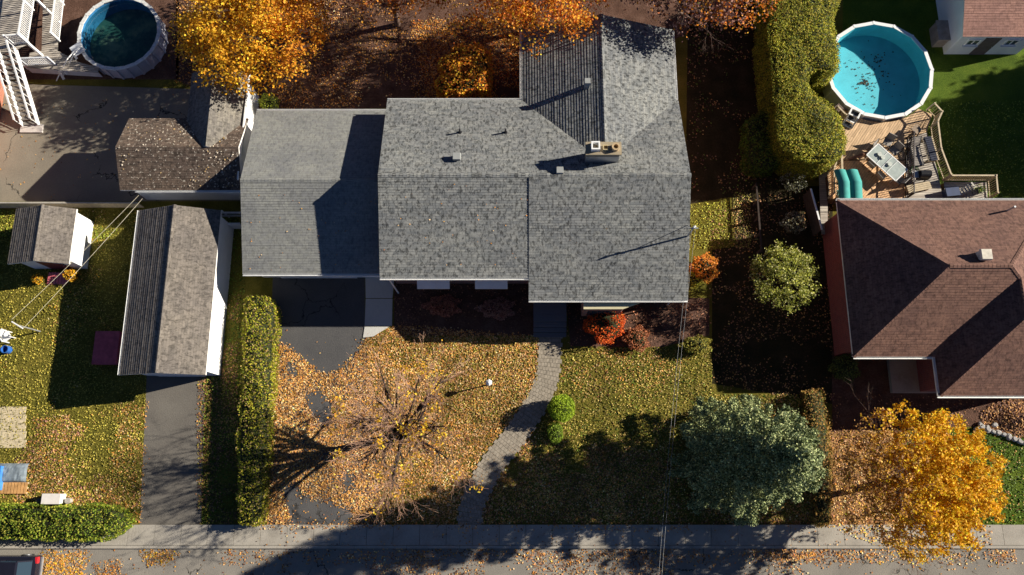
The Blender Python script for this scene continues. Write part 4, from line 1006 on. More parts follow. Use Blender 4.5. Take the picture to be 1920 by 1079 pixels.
big = poly_px([(1450, -60), (1585, -60), (1576, 0), (1563, 45), (1575, 90), (1574, 128), (1556, 133), (1535, 126), (1519, 140), (1517, 158), (1530, 175), (1556, 193), (1580, 220), (1589, 260), (1585, 288), (1560, 300), (1525, 300), (1490, 292), (1462, 262), (1458, 200), (1450, 130), (1444, 60)], HZ)
hedge('tall_hedge', 'tall olive green hedge curving round the left side of the turquoise pool', big, HZ, HEDGE, None, 480, (.05, .105), .16)
hedge('low_evergreen', 'dark green lower bush mass at the shaded foot of the tall hedge', poly_px([(1402, 225), (1440, 205), (1462, 240), (1480, 300), (1440, 318), (1405, 308)], 1.6), 1.6, GREEN[:3]+OLIVE[2:3], None, 200, (.07, .14), .3, seed=41, cat='shrub')
hedge('boxwood_hedge', 'long narrow green hedge running down beside the leafy driveway', poly_px([(458, 558), (480, 552), (505, 556), (516, 575), (512, 650), (505, 750), (496, 860), (488, 985), (446, 985), (444, 860), (448, 750), (454, 650)], 1.25), 1.25, HEDGE+[(.45, .3, .12), (.5, .36, .15)], [3, 3, 2, 2, 2, 1.2, 1.2], 230, (.06, .12), .25, seed=9)
hedge('front_hedge', 'bright green clipped hedge along the pavement in the bottom left', poly_px([(-120, 951), (200, 951), (228, 960), (233, 985), (215, 1003), (190, 1012), (-120, 1012)], 1.1), 1.1, [(.18, .27, .02), (.32, .38, .04), (.1, .16, .015), (.45, .42, .06)], None, 260, (.06, .12), .25, seed=13)
hedge('bronze_hedge', 'narrow bronze brown hedge between the two front lawns on the right', poly_px([(1510, 732), (1547, 732), (1556, 800), (1562, 870), (1560, 985), (1535, 985), (1528, 860), (1515, 800)], 1.0), 1.0, [(.42, .22, .06), (.5, .3, .07), (.25, .15, .04), (.2, .2, .03)], None, 230, (.06, .12), .22, seed=17)
hedge('orange_hedge', 'sunlit clump of orange leaved shrubs behind the house near the wing', poly_px([(832, 168), (915, 163), (918, 98), (900, 80), (858, 84), (822, 112), (838, 135), (815, 152)], 3.1), 3.1, ORANGE+YELLOW[:2], None, 200, (.09, .17), .3, seed=21, cat='shrub')
# ================================================================= SHRUBS
def shrub(name, label, px, py, z, rpx, h, cols, wts=None, n=1500, lsize=(.06, .12), cat='shrub', group=None, up=.35, squash=1, seed=0, stems=True, sparse=0, lumpy=.22):
    c = W(px, py, z); r = (W(px+rpx, py, z)-c).length; t = thing(name, label, cat, (c.x, c.y, 0), group)
    d = rng.normal(size=(n, 3)); d /= np.linalg.norm(d, axis=1, keepdims=True); rad = 1-np.abs(rng.normal(size=(n, 1)))*.16
    lump = 1+lumpy*(np.sin(d[:, :1]*5+seed)*np.cos(d[:, 1:2]*6+seed*2))
    P = d*rad*lump*np.array([r, r*squash, h/2])+np.array([c.x, c.y, h/2]); P[:, 2] = np.maximum(P[:, 2], .04)
    core = MB()
    if not sparse:
        k = 10; rings = []
        for zz, rr in ((.02, .6), (h*.3, .8), (h*.65, .72), (h*.85, .35)): rings.append([(c.x+rr*r*math.cos(2*math.pi*i/k), c.y+rr*r*squash*math.sin(2*math.pi*i/k), zz) for i in range(k)])
        vs = [v for rg in rings for v in rg]; fs = [(j*k+i, j*k+(i+1) % k, (j+1)*k+(i+1) % k, (j+1)*k+i) for j in range(3) for i in range(k)]+[tuple(range(3*k, 4*k))]
        core.add(vs, fs)
    else:
        for i in range(14):
            a = random.random()*6.28; core.tube((c.x, c.y, 0), (c.x+math.cos(a)*r*.7, c.y+math.sin(a)*r*.7, h*.8), .018, .006, 4)
    leaf_object('foliage', P, rng.uniform(*lsize, n), palette(n, cols, wts, .25), up, parent=t, core=core, core_mat=M['core'] if not sparse else M['bark'])
    return t
shrub('ball_shrub', 'round bright green clipped shrub beside the curved garden path', 1053, 766, .9, 26, 1.7, [(.3, .42, .02), (.42, .54, .035), (.18, .27, .015)], n=4200, lsize=(.05, .1), lumpy=.05, up=.5)
shrub('dwarf_shrub', 'small lime green shrub just below the round shrub by the path', 1041, 812, .4, 15, .8, [(.16, .26, .015), (.24, .32, .03)], n=1500, lumpy=.05, up=.5, squash=1.4, lsize=(.05, .09))
shrub('orange_shrub', 'fiery orange shrub at the right corner of the grey roofed house', 1320, 503, .8, 27, 1.6, ORANGE[:4]+[(.85, .3, .08)], n=1700, lsize=(.06, .13))
shrub('yellow_shrub', 'small yellow green shrub tucked under the orange shrub by the house corner', 1300, 525, .5, 16, 1.0, [(.6, .55, .05), (.35, .35, .03)], n=600)
shrub('scarlet_shrub', 'scarlet red shrub in the bed below the bay window', 1134, 608, .8, 40, 1.7, [(.8, .12, .015), (.7, .08, .01), (.85, .2, .03), (.6, .1, .02)], n=2600, lsize=(.06, .12), seed=2)
shrub('rusty_shrub', 'rusty brown red low shrub right of the scarlet shrub', 1194, 636, .4, 24, .8, [(.45, .16, .06), (.55, .22, .12), (.3, .1, .04)], n=1200)
shrub('pale_shrub', 'pale flowering shrub in shade nearest the pool deck', 1488, 338, .6, 24, 1.2, [(.4, .4, .3), (.25, .25, .12), (.1, .1, .04)], n=900, sparse=1)
shrub('pale_shrub', 'pale flowering shrub in shade in line with the narrow fence panel', 1488, 418, .6, 22, 1.2, [(.4, .38, .28), (.25, .22, .12), (.1, .08, .04)], n=900, sparse=1)
shrub('dark_shrub', 'dark green shrub at the front left corner of the hip roofed house', 1583, 690, .7, 26, 1.5, [(.1, .13, .03), (.06, .08, .02), (.18, .2, .04)], n=1900)
shrub('front_bed_shrub', 'dull reddish shrub in the shaded bed left of the front steps', 830, 575, .3, 34, .8, [(.34, .13, .09), (.45, .2, .12)], n=2200, squash=.6, sparse=1)
shrub('front_bed_shrub', 'brown twiggy shrub in the shaded bed nearest the front steps', 930, 580, .3, 34, .8, [(.32, .15, .12), (.42, .24, .18)], n=2200, squash=.6, sparse=1)
shrub('little_orange_bush', 'little orange bush at the corner of the small white shed', 133, 517, .4, 12, .8, YELLOW[:4], n=500)
shrub('little_orange_bush', 'little golden bush left of the red mat by the shed door', 70, 524, .3, 9, .6, YELLOW[:4], n=350)
shrub('lime_bush', 'lime green bush behind the attached garage under the yellow maple', 505, 195, .8, 18, 1.5, [(.35, .38, .03), (.2, .25, .02)], n=900)
shrub('ragged_bush', 'ragged green bush at the end of bed on the olive front lawn', 1305, 648, .5, 30, 1.0, OLIVE[:3]+[(.3, .32, .06)], n=1500, squash=.6)
# ================================================================= TREES
def tube_mesh(name, segs, mat, parent=None, n=5):
    """segs: list of (p,q,r0,r1) -> one numpy built mesh"""
    a = np.array([s[0] for s in segs], float); b = np.array([s[1] for s in segs], float); r0 = np.array([s[2] for s in segs])[:, None]; r1 = np.array([s[3] for s in segs])[:, None]
    d = b-a; d /= np.linalg.norm(d, axis=1, keepdims=True)+1e-9; up = np.where(np.abs(d[:, 2:3]) < .9, [[0, 0, 1.]], [[1., 0, 0]]); u = np.cross(d, up); u /= np.linalg.norm(u, axis=1, keepdims=True); v = np.cross(u, d)
    rings = []
    for e, rr in ((a, r0), (b, r1)):
        for i in range(n): t_ = 2*math.pi*i/n; rings.append(e+(u*math.cos(t_)+v*math.sin(t_))*rr)
    V = np.stack(rings, 1).reshape(-1, 3); k = len(segs); base = (np.arange(k)*2*n)[:, None, None]
    F = np.array([[i, (i+1) % n, n+(i+1) % n, n+i] for i in range(n)])[None]+base; F = F.reshape(-1)
    me = bpy.data.meshes.new(name); me.vertices.add(len(V)); me.vertices.foreach_set('co', V.astype(np.float32).ravel())
    nf = len(F)//4; me.loops.add(len(F)); me.loops.foreach_set('vertex_index', F.astype(np.int32)); me.polygons.add(nf); me.polygons.foreach_set('loop_start', np.arange(0, len(F), 4)); me.polygons.foreach_set('loop_total', np.full(nf, 4))
    me.polygons.foreach_set('use_smooth', np.ones(nf, bool)); me.materials.append(mat); me.update(calc_edges=True)
    return link(name, me, parent)
def rv(s=1.0): return Vector((random.gauss(0, s), random.gauss(0, s), random.gauss(0, s)))
def grow(p, d, L, r, lvl, maxl, segs, tips, spread=.6, upc=.15, kids=(5, 5, 4), ratio=.55, nseg=5, wob=.12):
    p = Vector(p); d = Vector(d).normalized(); st = L/nseg; nodes = []
    for i in range(nseg):
        d = (d+rv(wob)+Vector((0, 0, upc))).normalized(); q = p+d*st; ra = r*(1-.75*i/nseg); rb = r*(1-.75*(i+1)/nseg)
        segs.append((tuple(p), tuple(q), ra, rb)); nodes.append((q.copy(), d.copy(), rb)); p = q
    tips.append((p.copy(), lvl))
    if lvl < maxl:
        for j in range(kids[min(lvl, len(kids)-1)]):
            i = min(nseg-1, int(random.uniform(.2, 1)*nseg)); q, dd_, rb = nodes[i]
            sdv = (dd_+rv(spread)).normalized(); grow(q, sdv, L*ratio*random.uniform(.75, 1.2), max(rb*.75, .008), lvl+1, maxl, segs, tips, spread, upc*.7, kids, ratio, max(2, nseg-1), wob)
def ellipsoid_clumps(c, rad, ncl, per, sig, shell=.35, gap=.0, zmin=1.0):
    out = []
    d = rng.normal(size=(ncl, 3)); d /= np.linalg.norm(d, axis=1, keepdims=True); d[:, 2] = np.abs(d[:, 2])*1.0-.25*(rng.random(ncl) < .4)
    rr = (1-np.abs(rng.normal(size=(ncl, 1)))*shell).clip(.1, 1.05); cen = d*rr*rad
    cid = np.repeat(np.arange(ncl), per); P = cen[cid]+rng.normal(size=(ncl*per, 3))*np.array([sig, sig, sig*.55])+c
    return P, cid, cen
def maple(name, label, px, py, z, rx, ry, rzz, colf, ncl, per, sig=.28, lsize=(.1, .19), trunk_h=2.2, kids=(5, 4, 3), maxl=3, limbs=8, bark=None, shell=.3, tr_r=.22, keep=None, basepx=None, world=False):
    c = W(px, py, z) if not world else Vector((px, py, z)); b = Vector((c.x, c.y, 0)) if basepx is None else W(*basepx, 0)
    t = thing(name, label, 'tree', (b.x, b.y, 0)); segs = []; tips = []
    segs.append(((b.x, b.y, 0), (b.x+.05, b.y, trunk_h), tr_r, tr_r*.7))
    for i in range(limbs):
        a = 2*math.pi*i/limbs+random.random()*.5; el = random.uniform(.5, 1.3)
        grow((b.x+.05, b.y, trunk_h*random.uniform(.75, 1)), (math.cos(a)*math.cos(el), math.sin(a)*math.cos(el), math.sin(el)), (rx+rzz)*.5*random.uniform(.8, 1.05), tr_r*.4, 0, maxl, segs, tips, .5, .05, kids, .5)
    tube_mesh('branches', segs, bark or M['bark'], t)
    P, cid, cen = ellipsoid_clumps(np.array(c), np.array([rx, ry, rzz]), ncl, per, sig, shell)
    if keep is not None:
        k = keep(P, cen[cid]); P = P[k]; cid = cid[k]
    P[:, 2] = np.maximum(P[:, 2], .3)
    tint = rng.random(ncl)
    col = colf(P, tint[cid]); leaf_object('crown', P, rng.uniform(*lsize, len(P)), col, .25, parent=t)
    return t
def mixpal(pa, pb, wfun):
    def f(P, tint):
        n = len(P); a = palette(n, pa, None, .2); b = palette(n, pb, None, .2); wv = wfun(P); k = (rng.random(n) < wv)[:, None]
        return np.clip(np.where(k, b, a)*(.75+.5*tint[:, None]), .004, .9)
    return f
# 1 yellow maple top-left : yellow on the left turning orange on the right
m1 = W(480, 40, 6)
maple('yellow_maple', 'large golden yellow maple behind the houses turning orange on its right side', 480, 30, 4.2, 4.9, 5.2, 2.7, mixpal(YELLOW[:4], [(.72, .27, .02), (.75, .33, .03), (.6, .2, .015), (.7, .38, .03)], lambda P: np.clip((P[:, 0]-m1.x+.5)/3, 0, 1)), 330, 75, .3)
maple('orange_maple', 'bright orange maple overhanging the top of the rear wing roof', 985, -45, 6.0, 5.5, 4.6, 3.2, mixpal(ORANGE, YELLOW[:2], lambda P: np.full(len(P), .15)), 270, 75, .32, trunk_h=2.5)
maple('copper_maple', 'thin copper coloured tree at the top edge left of the orange maple', 720, -50, 5.5, 4.6, 3.2, 3.0, mixpal(BROWN+[(.5, .25, .12)], ORANGE, lambda P: np.clip((P[:, 0]+10)/5, 0, .7)), 190, 55, .33, bark=M['bark_pale'])
maple('rusty_maple', 'rusty brown tree with orange leaf clusters at the top edge right of the wing', 1310, -52, 6.0, 5.0, 3.7, 2.8, mixpal([(.2, .1, .08), (.3, .15, .12), (.14, .08, .07), (.4, .22, .17)], ORANGE, lambda P: np.clip(.25+(P[:, 0]-11)/9, .2, .8)), 300, 70, .33, bark=M['bark_pale'])
# yellow tree front right
yc = W(1725, 905, 4.6); YX = yc.x
def yk(P, c):
    f = np.clip((P[:, 0]-YX+4.5)/5.5, .5, 1); return rng.random(len(P)) < f
maple('golden_tree', 'golden yellow tree by the pavement with a thin twiggy left side', 1718, 903, 4.4, 4.6, 4.0, 3.0, mixpal([(.35, .17, .07), (.5, .27, .1), (.62, .32, .06), (.7, .42, .1)], [(.8, .47, .018), (.86, .56, .025), (.66, .32, .012), (.8, .42, .02)], lambda P: np.clip((P[:, 0]-YX+3.2)/3.0, .1, 1)), 980, 42, .125, (.09, .17), 1.8, kids=(5, 4, 4), limbs=10, bark=M['bark_pale'], shell=.42, keep=yk, basepx=(1655, 905))
# green-yellow small tree
maple('lime_tree', 'small round yellow green tree in the shaded strip between the houses', 1470, 520, 2.6, 2.0, 2.0, 1.4, mixpal([(.42, .42, .06), (.3, .33, .04), (.5, .48, .12), (.15, .18, .03)], [(.75, .7, .35), (.6, .6, .25)], lambda P: np.full(len(P), .15)), 150, 40, .14, (.07, .14), 1.1, kids=(3, 3), maxl=2, limbs=6, tr_r=.08)
# off-frame trees on the neighbour's side that shade his lawn
maple('bushy_maple', 'big leafy tree standing just outside the right edge beyond the white shed', 51.5, 25.2, 7, 4.7, 4.6, 4.2, mixpal(GREEN, YELLOW, lambda P: np.full(len(P), .3)), 420, 60, .4, (.3, .5), world=True)
# bare tree in the front lawn
bt = thing('bare_tree', 'nearly bare tree with radiating purple brown branches and a few yellow leaves', 'tree', (-6.1, 1.75, 0))
segs = []; tips = []; b0 = Vector((-6.1, 1.75, 0)); top0 = b0+Vector((-.05, .02, 2.3)); segs.append((tuple(b0), tuple(top0), .24, .2))
random.seed(23)
for i in range(20):
    a = 2*math.pi*i/20+random.uniform(-.15, .15); el = (random.uniform(.45, .8), random.uniform(.8, 1.1), random.uniform(1.1, 1.4))[i % 3]
    grow(top0+Vector((0, 0, random.uniform(-.5, .2))), (math.cos(a)*math.cos(el), math.sin(a)*math.cos(el), math.sin(el)), random.uniform(3.9, 4.5), (.12 if i % 3 == 0 else .085), 0, 3, segs, tips, .4, .02, (9, 6, 4), .42, 7, .06)
TR_TW = [s for s in segs if s[2] < .022]; TR_BR = [s for s in segs if s[2] >= .022]
tube_mesh('branches', TR_BR, M['bark'], bt, 6)
tube_mesh('twigs', [(a, b, max(r0*.7, .0068), max(r1*.7, .005)) for a, b, r0, r1 in TR_TW], plain('twig', (.45, .27, .18), .9, .3, 3), bt, 3)
tp = [t_[0] for t_ in tips if t_[1] >= 2]; sel = random.sample(tp, 46); P = np.concatenate([rng.normal(size=(random.randint(8, 34), 3))*.17+np.array(s_) for s_ in sel]+[np.array([tuple(q)]) for q in random.sample(tp, 160)])
leaf_object('leaves', P, rng.uniform(.09, .16, len(P)), palette(len(P), YELLOW[:3]+[(.8, .6, .06)]), .3, parent=bt)
# blue spruce
sp = thing('blue_spruce', 'large blue green spruce on the front lawn casting a long shadow to the left', 'tree', (12.35, .3, 0))
bx, by = 12.35, .3; HS = 13.0; segs = [((bx, by, 0), (bx, by, HS), .2, .02)]; PP = []; CC = []
def srad(z): f = z/HS; return 3.38*max(0, (1-f**2.1))**.85*(1 if z > 1.2 else .85)
z = .7; az = 0
while z < HS-.1:
    r_ = srad(z); nb = max(5, int(4+r_*1.7))
    for i in range(nb):
        az += 2*math.pi/nb+random.uniform(-.12, .12); L_ = r_*random.uniform(.68, 1.12); droop = -.18*(1-z/HS)+.25*(z/HS)
        d = Vector((math.cos(az), math.sin(az), droop)); p = Vector((bx, by, z)); q = p+d*L_; q.z = max(q.z, .25)
        segs.append((tuple(p), tuple(q), .03, .01)); k = int(60*L_+20); tt = 1-rng.random(k)**1.6*.6
        lat = np.array([-d.y, d.x, 0]); wd = (1.02-tt)*.5*min(L_, 2)+.12
        c_ = np.array(p)+np.array(q-p)*tt[:, None]+lat*(rng.normal(size=k)*wd*.55)[:, None]; c_[:, 2] += .12*tt**3+rng.normal(size=k)*.05
        for c2 in (c_,):
            rep = np.repeat(c2, 3, 0)+rng.normal(size=(3*k, 3))*.06; PP.append(rep)
    z += .34 if z < 8 else .24
PP = np.concatenate(PP); print('spruce', len(PP))
core = MB(); kk_ = 14; lv = [.4, 1.5, 3, 5, 7, 9, 10.8, 12.2]
core.add([(bx+math.cos(2*math.pi*i/kk_+j)*srad(zz)*.5*random.uniform(.85, 1.1), by+math.sin(2*math.pi*i/kk_+j)*srad(zz)*.5*random.uniform(.85, 1.1), zz) for j, zz in enumerate(lv) for i in range(kk_)], [(j*kk_+i, j*kk_+(i+1) % kk_, (j+1)*kk_+(i+1) % kk_, (j+1)*kk_+i) for j in range(len(lv)-1) for i in range(kk_)]+[tuple(range(7*kk_, 8*kk_))])
core.build('added_shadow_core', M['core'], sp)  # solid dark core added inside the crown to make its shadow opaque
tube_mesh('trunk', segs, M['bark'], sp, 5)
leaf_object('crown', PP, rng.uniform(.06, .12, len(PP)), palette(len(PP), [(.24, .29, .12), (.33, .37, .15), (.14, .18, .08), (.48, .5, .23), (.07, .1, .04)], None, .25), .2, mat=M['litter'], parent=sp)
# ================================================================= SMALL THINGS ON THE LAWNS
# garden lamp
lpos = W(918, 722, 0); t = thing('garden_lamp', 'small white topped lamp post on the leafy front lawn', 'lamp post', (lpos.x, lpos.y, 0))
MB().tube((0, 0, 0), (0, 0, 1.0), .04, n=10).build('post', M['dark_metal'], t, local=True)
mb = MB(); mb.tube((0, 0, 1.0), (0, 0, 1.2), .11, .15, 6); mb.build('lantern', plain('lantern_glass', (.5, .5, .45), .3), t, local=True)
mb = MB(); mb.tube((0, 0, 1.2), (0, 0, 1.3), .2, .05, 6); mb.build('lamp_cap', M['white'], t, local=True)
# clothesline
ca_ = W(263, 370, 2.6); pc_ = W(38, 612, 1.9)
t = thing('clothesline', 'pair of pale clothesline cords slanting from the outbuilding to a post on the grass', 'clothesline', (ca_.x, ca_.y, 0))
mb = MB(); cable(mb, ca_+Vector((-.1, .1, 0)), W(22, 600, 1.9), .12, .011, 14); mb.build('cord', plain('cord', (.6, .55, .4), .7), t)
mb = MB(); cable(mb, ca_+Vector((.15, -.1, 0)), W(42, 618, 1.9), .12, .011, 14); mb.build('cord', plain('cord2', (.6, .55, .4), .7), t)
t = thing('line_post', 'grey metal post with white crossbar holding the clothesline', 'post', (pc_.x, pc_.y, 0))
MB().tube((pc_.x, pc_.y, 0), (pc_.x, pc_.y, 1.92), .045).build('pole', M['steel'], t); MB().bar((pc_.x-.5, pc_.y+.25, 1.95), (pc_.x+.2, pc_.y-.15, 1.95), .06, .06).build('crossbar', M['white'], t)
# white garden chair and blue bin at left edge
c = W(12, 632, .4); t = thing('garden_chair', 'white plastic garden chair on the grass at the left edge', 'chair', (c.x, c.y, 0), rz=R(40))
w_ = M['white']
MB().box(-.25, .25, -.24, .24, .38, .42).build('seat', w_, t, local=True); MB().obox((0, .27, .66), (.48, .04, .5), rx=R(-12)).build('backrest', w_, t, local=True)
for x in (-.25, .25): MB().box(x-.035, x+.035, -.24, .26, .6, .64).build('armrest', w_, t, local=True)
for x in (-.23, .23):
    for y in (-.22, .22): MB().box(x-.025, x+.025, y-.025, y+.025, 0, .6 if y < 0 else .38).build('leg', w_, t, local=True)
c = W(6, 655, .5); t = thing('blue_tub', 'small blue tub below the white garden chair', 'tub', (c.x, c.y, 0)); mb = MB(); mb.ring(0, 0, .2, .24, 0, .4, 16); mb.prism([(.21*math.cos(i*.393), .21*math.sin(i*.393)) for i in range(16)], .01, .05); mb.build('tub_body', plain('blue_plastic', (.03, .12, .4), .4), t, local=True)
# maroon box in garage shade + mat at shed
c0 = W(180, 622, .5); c1 = W(218, 684, .5); t = thing('maroon_bench_box', 'maroon box in the dark shadow of the long garage', 'storage box', ((c0.x+c1.x)/2, (c0.y+c1.y)/2, 0)); cx, cy = (c0.x+c1.x)/2, (c0.y+c1.y)/2
a_, b_ = abs(c1.x-c0.x)/2, abs(c1.y-c0.y)/2
MB().box(-a_+.03, a_-.03, -b_+.03, b_-.03, 0, .48).build('body', plain('maroon', (.4, .06, .09), .6), t, local=True); MB().box(-a_, a_, -b_, b_, .485, .54).build('lid', plain('maroon_lid', (.5, .09, .12), .6), t, local=True)
ang = thing('red_ramp', 'faded red wooden ramp in front of the small white shed', 'ramp', W(108, 522, 0))
mb = MB()
for i in range(7):
    p = W(94+i*5.4, 512, .25); q = W(90+i*5.4, 534, .03); mb.bar(p, q, .15, .03)
mb.build('boards', plain('red_boards', (.7, .17, .2), .7, .25, 5), ang)
# clutter bottom-left
c = W(20, 888, .25); t = thing('tarpaulin', 'grey blue tarpaulin draped over a low heap at the left edge', 'tarpaulin', (c.x, c.y, 0)); mb = MB(); nx, ny = 16, 9; vs = []
for j in range(ny+1):
    for i in range(nx+1):
        x = -1.1+2.0*i/nx; y = -.55+1.1*j/ny; e = max(0, (1-abs(x/1.0)**4)*(1-abs(y/.56)**4)); vs.append((x, y, .02+.3*e**.5+.06*noise.noise(Vector((x*4, y*4, 1)))*e))
mb.add(vs, [(j*(nx+1)+i, j*(nx+1)+i+1, (j+1)*(nx+1)+i+1, (j+1)*(nx+1)+i) for j in range(ny) for i in range(nx)]); mb.build('sheet', plain('tarp', (.2, .24, .27), .5, .3, 5), t, local=True)
c = W(-2, 895, .4); o = MB().box(-.12, .12, -.75, .6, .0, .5).box(-.14, .14, -.78, .63, .505, .55).build('blue_crate', plain('bright_blue', (.05, .2, .55), .5)); o.location = (c.x, c.y, 0); tag(o, 'bright blue long crate beside the tarpaulin at left edge', 'crate')
c = W(22, 916, .2); t = thing('wood_pallet', 'orange brown wooden pallet just below the tarpaulin', 'pallet', (c.x, c.y, 0)); mb = MB()
for i in range(9): mb.box(-.85+i*.19, -.7+i*.19, -.32, .32, .11, .135)
mb.build('slats', plain('pallet_wood', (.5, .27, .1), .8, .3), t, local=True)
for y in (-.28, 0, .28): MB().box(-.85, .85, y-.04, y+.04, 0, .105).build('bearer', M['wood_plain'], t, local=True)
c = W(99, 936, .45); t = thing('white_cabinet', 'small white cabinet on the leaves behind the bright green hedge', 'cabinet', (c.x, c.y, 0)); MB().box(-.5, .5, -.26, .26, 0, .6).build('body', M['white'], t, local=True); MB().box(-.53, .53, -.29, .29, .605, .65).build('top', plain('cabinet_top', (.7, .66, .62), .5, .08), t, local=True)
for k, px in enumerate((74, 127)):
    c = W(px, 940, .35); o = MB().tube((0, 0, 0), (0, 0, .38), .13, .17, 14).build('plant_pot', plain('pot_paint', (.4, .37, .33) if k else (.1, .09, .08), .6)); o.location = (c.x, c.y, 0)
    tag(o, ['dark plant pot left of the white cabinet', 'pale plant pot right of the white cabinet'][k], 'plant pot')
q = np.c_[rng.uniform(-23.5, -16.5, 420), rng.uniform(16.1, 20.6, 420)]; q = q[rng.random(420) < np.clip(fnoise(q, .9, 5)*1.6-.4, .05, 1)]
tag(leaf_object('roof_leaves', np.c_[q, 3.6-np.abs(q[:, 1]-18.35)*.478+.05], rng.uniform(.06, .13, len(q)), palette(len(q), [(.6, .5, .38), (.7, .62, .5), (.5, .34, .15)]), .8, M['litter']), 'pale fallen leaves speckling the mossy roof of the outbuilding', 'leaves', kind='stuff')
q = np.c_[rng.uniform(-15.6, 9.8, 130), rng.uniform(10.9, 15.3, 130)]; zz = np.where(q[:, 0] < -7.3, 4.3-np.abs(q[:, 1]-16)*.308, 5.8-(15.7-q[:, 1])*.345)+.04
tag(leaf_object('house_roof_leaves', np.c_[q, zz], rng.uniform(.05, .1, len(q)), palette(len(q), TAN), .8, M['litter']), 'few stray leaves lying on the front slopes of the grey roofs', 'leaves', kind='stuff')
# neighbour's mound with edging stones
mc = W(1915, 785); t = thing('leafy_mound', 'brown leaf covered garden mound in front of the right house', 'garden mound', (mc.x, mc.y, 0))
mb = MB(); k, m_ = 28, 7; vs = [(0, 0, .55)]
for j in range(1, m_+1):
    for i in range(k):
        a = 2*math.pi*i/k; rr = j/m_; ex = (2.4+.25*math.sin(3*a)); vs.append((ex*rr*math.cos(a), 1.15*rr*math.sin(a)*(1+.12*math.cos(2*a)), .55*(math.cos(math.pi*rr/1.0)*.5+.5)+.004+.04*noise.noise(Vector((j, i, 0)))))
fs = [(0, 1+i, 1+(i+1) % k) for i in range(k)]+[(1+(j-1)*k+i, 1+j*k+i, 1+j*k+(i+1) % k, 1+(j-1)*k+(i+1) % k) for j in range(1, m_) for i in range(k)]
mb.add(vs, fs); mb.build('soil', M['soil'], t, smooth=True, local=True)
q = rng.uniform(-1, 1, (2600, 2)); q = q[np.hypot(q[:, 0], q[:, 1]) < 1]; rr = np.hypot(q[:, 0], q[:, 1])
leaf_object('leaf_cover', np.c_[q[:, 0]*2.4, q[:, 1]*1.15, .55*(np.cos(math.pi*rr)*.5+.5)+.05], rng.uniform(.07, .15, len(q)), palette(len(q), BROWN+TAN[:3]), .6, M['litter']).parent = t
stones = [(1832, 806), (1841, 801), (1852, 805), (1862, 810), (1872, 812), (1882, 815), (1892, 820), (1902, 824), (1912, 828), (1922, 832), (1865, 797), (1838, 797)]
for i, (px, py) in enumerate(stones):
    c = W(px, py, .1); mb = MB(); s_ = random.uniform(.13, .2); n_ = 8; vs = []
    for j, (zz, rr) in enumerate(((0, .9), (.12, 1), (.2, .6))):
        for q in range(n_): a = 2*math.pi*q/n_; rj = rr*s_*random.uniform(.8, 1.15); vs.append((rj*math.cos(a)*1.3, rj*math.sin(a), zz))
    mb.add(vs, [(j*n_+q, j*n_+(q+1) % n_, (j+1)*n_+(q+1) % n_, (j+1)*n_+q) for j in range(2) for q in range(n_)]+[tuple(range(2*n_, 3*n_))]); o = mb.build('edging_stone', M['stone']); o.location = (c.x, c.y, 0); o.rotation_euler[2] = random.random()*3
    tag(o, 'pale edging stone in the row along the foot of the leafy mound', 'stone', 'edging stones of the leafy mound')
# ================================================================= CAR (bottom-left, mostly out of frame)
def make_car():
    cr = W(72, 1044, .9); L_, Wd = 4.7, 1.85
    t = thing('parked_car', 'dark parked car with red tail lights at the bottom left corner', 'car', (cr.x-L_/2, cr.y-Wd/2+.0, 0))
    prof = [(-2.3, .35), (-2.32, .62), (-2.1, .78), (-1.1, .95), (2.05, .98), (2.3, .92), (2.34, .5), (2.28, .32)]
    def loft(sections, mb, m=0):
        k = len(sections[0]); b = []
        for s2 in sections: b += s2
        mb.add(b, [(j*k+i, j*k+(i+1) % k, (j+1)*k+(i+1) % k, (j+1)*k+i) for j in range(len(sections)-1) for i in range(k)]+[tuple(range(k-1, -1, -1)), tuple(range((len(sections)-1)*k, len(sections)*k))], m)
    secs = []
    for y, sc, dz in ((-.925, .93, -.05), (-.86, .99, 0), (-.4, 1, .02), (0, 1, .03), (.4, 1, .02), (.86, .99, 0), (.925, .93, -.05)):
        secs.append([(x*sc, y, z if z < .5 else z+dz) for x, z in prof])
    paint = plain('car_paint', (.018, .018, .03), .25, .1, 2, .3, .6)
    mb = MB(); loft(secs, mb); mb.build('body', paint, t, smooth=False, local=True)
    cab = [(-.95, .96), (-.15, 1.42), (1.55, 1.44), (2.12, 1.0)]
    mb = MB(); loft([[(x*s2, y, z) for x, z in cab] for y, s2 in ((-.72, 1), (.72, 1))], mb); mb.build('cabin', M['glass'], t, local=True)
    mb = MB(); loft([[(x, y, z) for x, z in ((-.2, 1.43), (-.15, 1.48), (1.5, 1.5), (1.6, 1.45))] for y in (-.68, .68)], mb); mb.build('roof', paint, t, local=True)
    mb = MB()
    for y in (-.7, .7):
        mb.bar((-.95, y, .98), (-.15, y, 1.45), .06, .05); mb.bar((1.55, y, 1.46), (2.12, y, 1.02), .06, .05); mb.bar((.6, y*1.03, 1.0), (.6, y*1.03, 1.44), .07, .04)
    mb.build('pillars', paint, t, local=True)
    for y in (-.72, .72): MB().obox((2.28, y, .84), (.14, .34, .2)).build('taillight', plain('tail_red', (.55, .02, .03), .3, .05, spec=.6), t, local=True)
    for y in (-.68, .68): MB().obox((-2.24, y, .68), (.14, .36, .14)).build('headlight', M['white'], t, local=True)
    mb = MB(); mb.box(2.3, 2.4, -.85, .85, .42, .56); mb.build('bumper', M['steel'], t, local=True)
    for x in (-1.4, 1.4):
        for y in (-.86, .86):
            w2 = MB().tube((x, y-.1, .33), (x, y+.1, .33), .33, n=20).build('wheel', M['dark_metal'], t, local=True)
            MB().tube((x, y-.11, .33), (x, y+.11, .33), .19, n=12).build('rim', M['steel'], w2)
make_car()
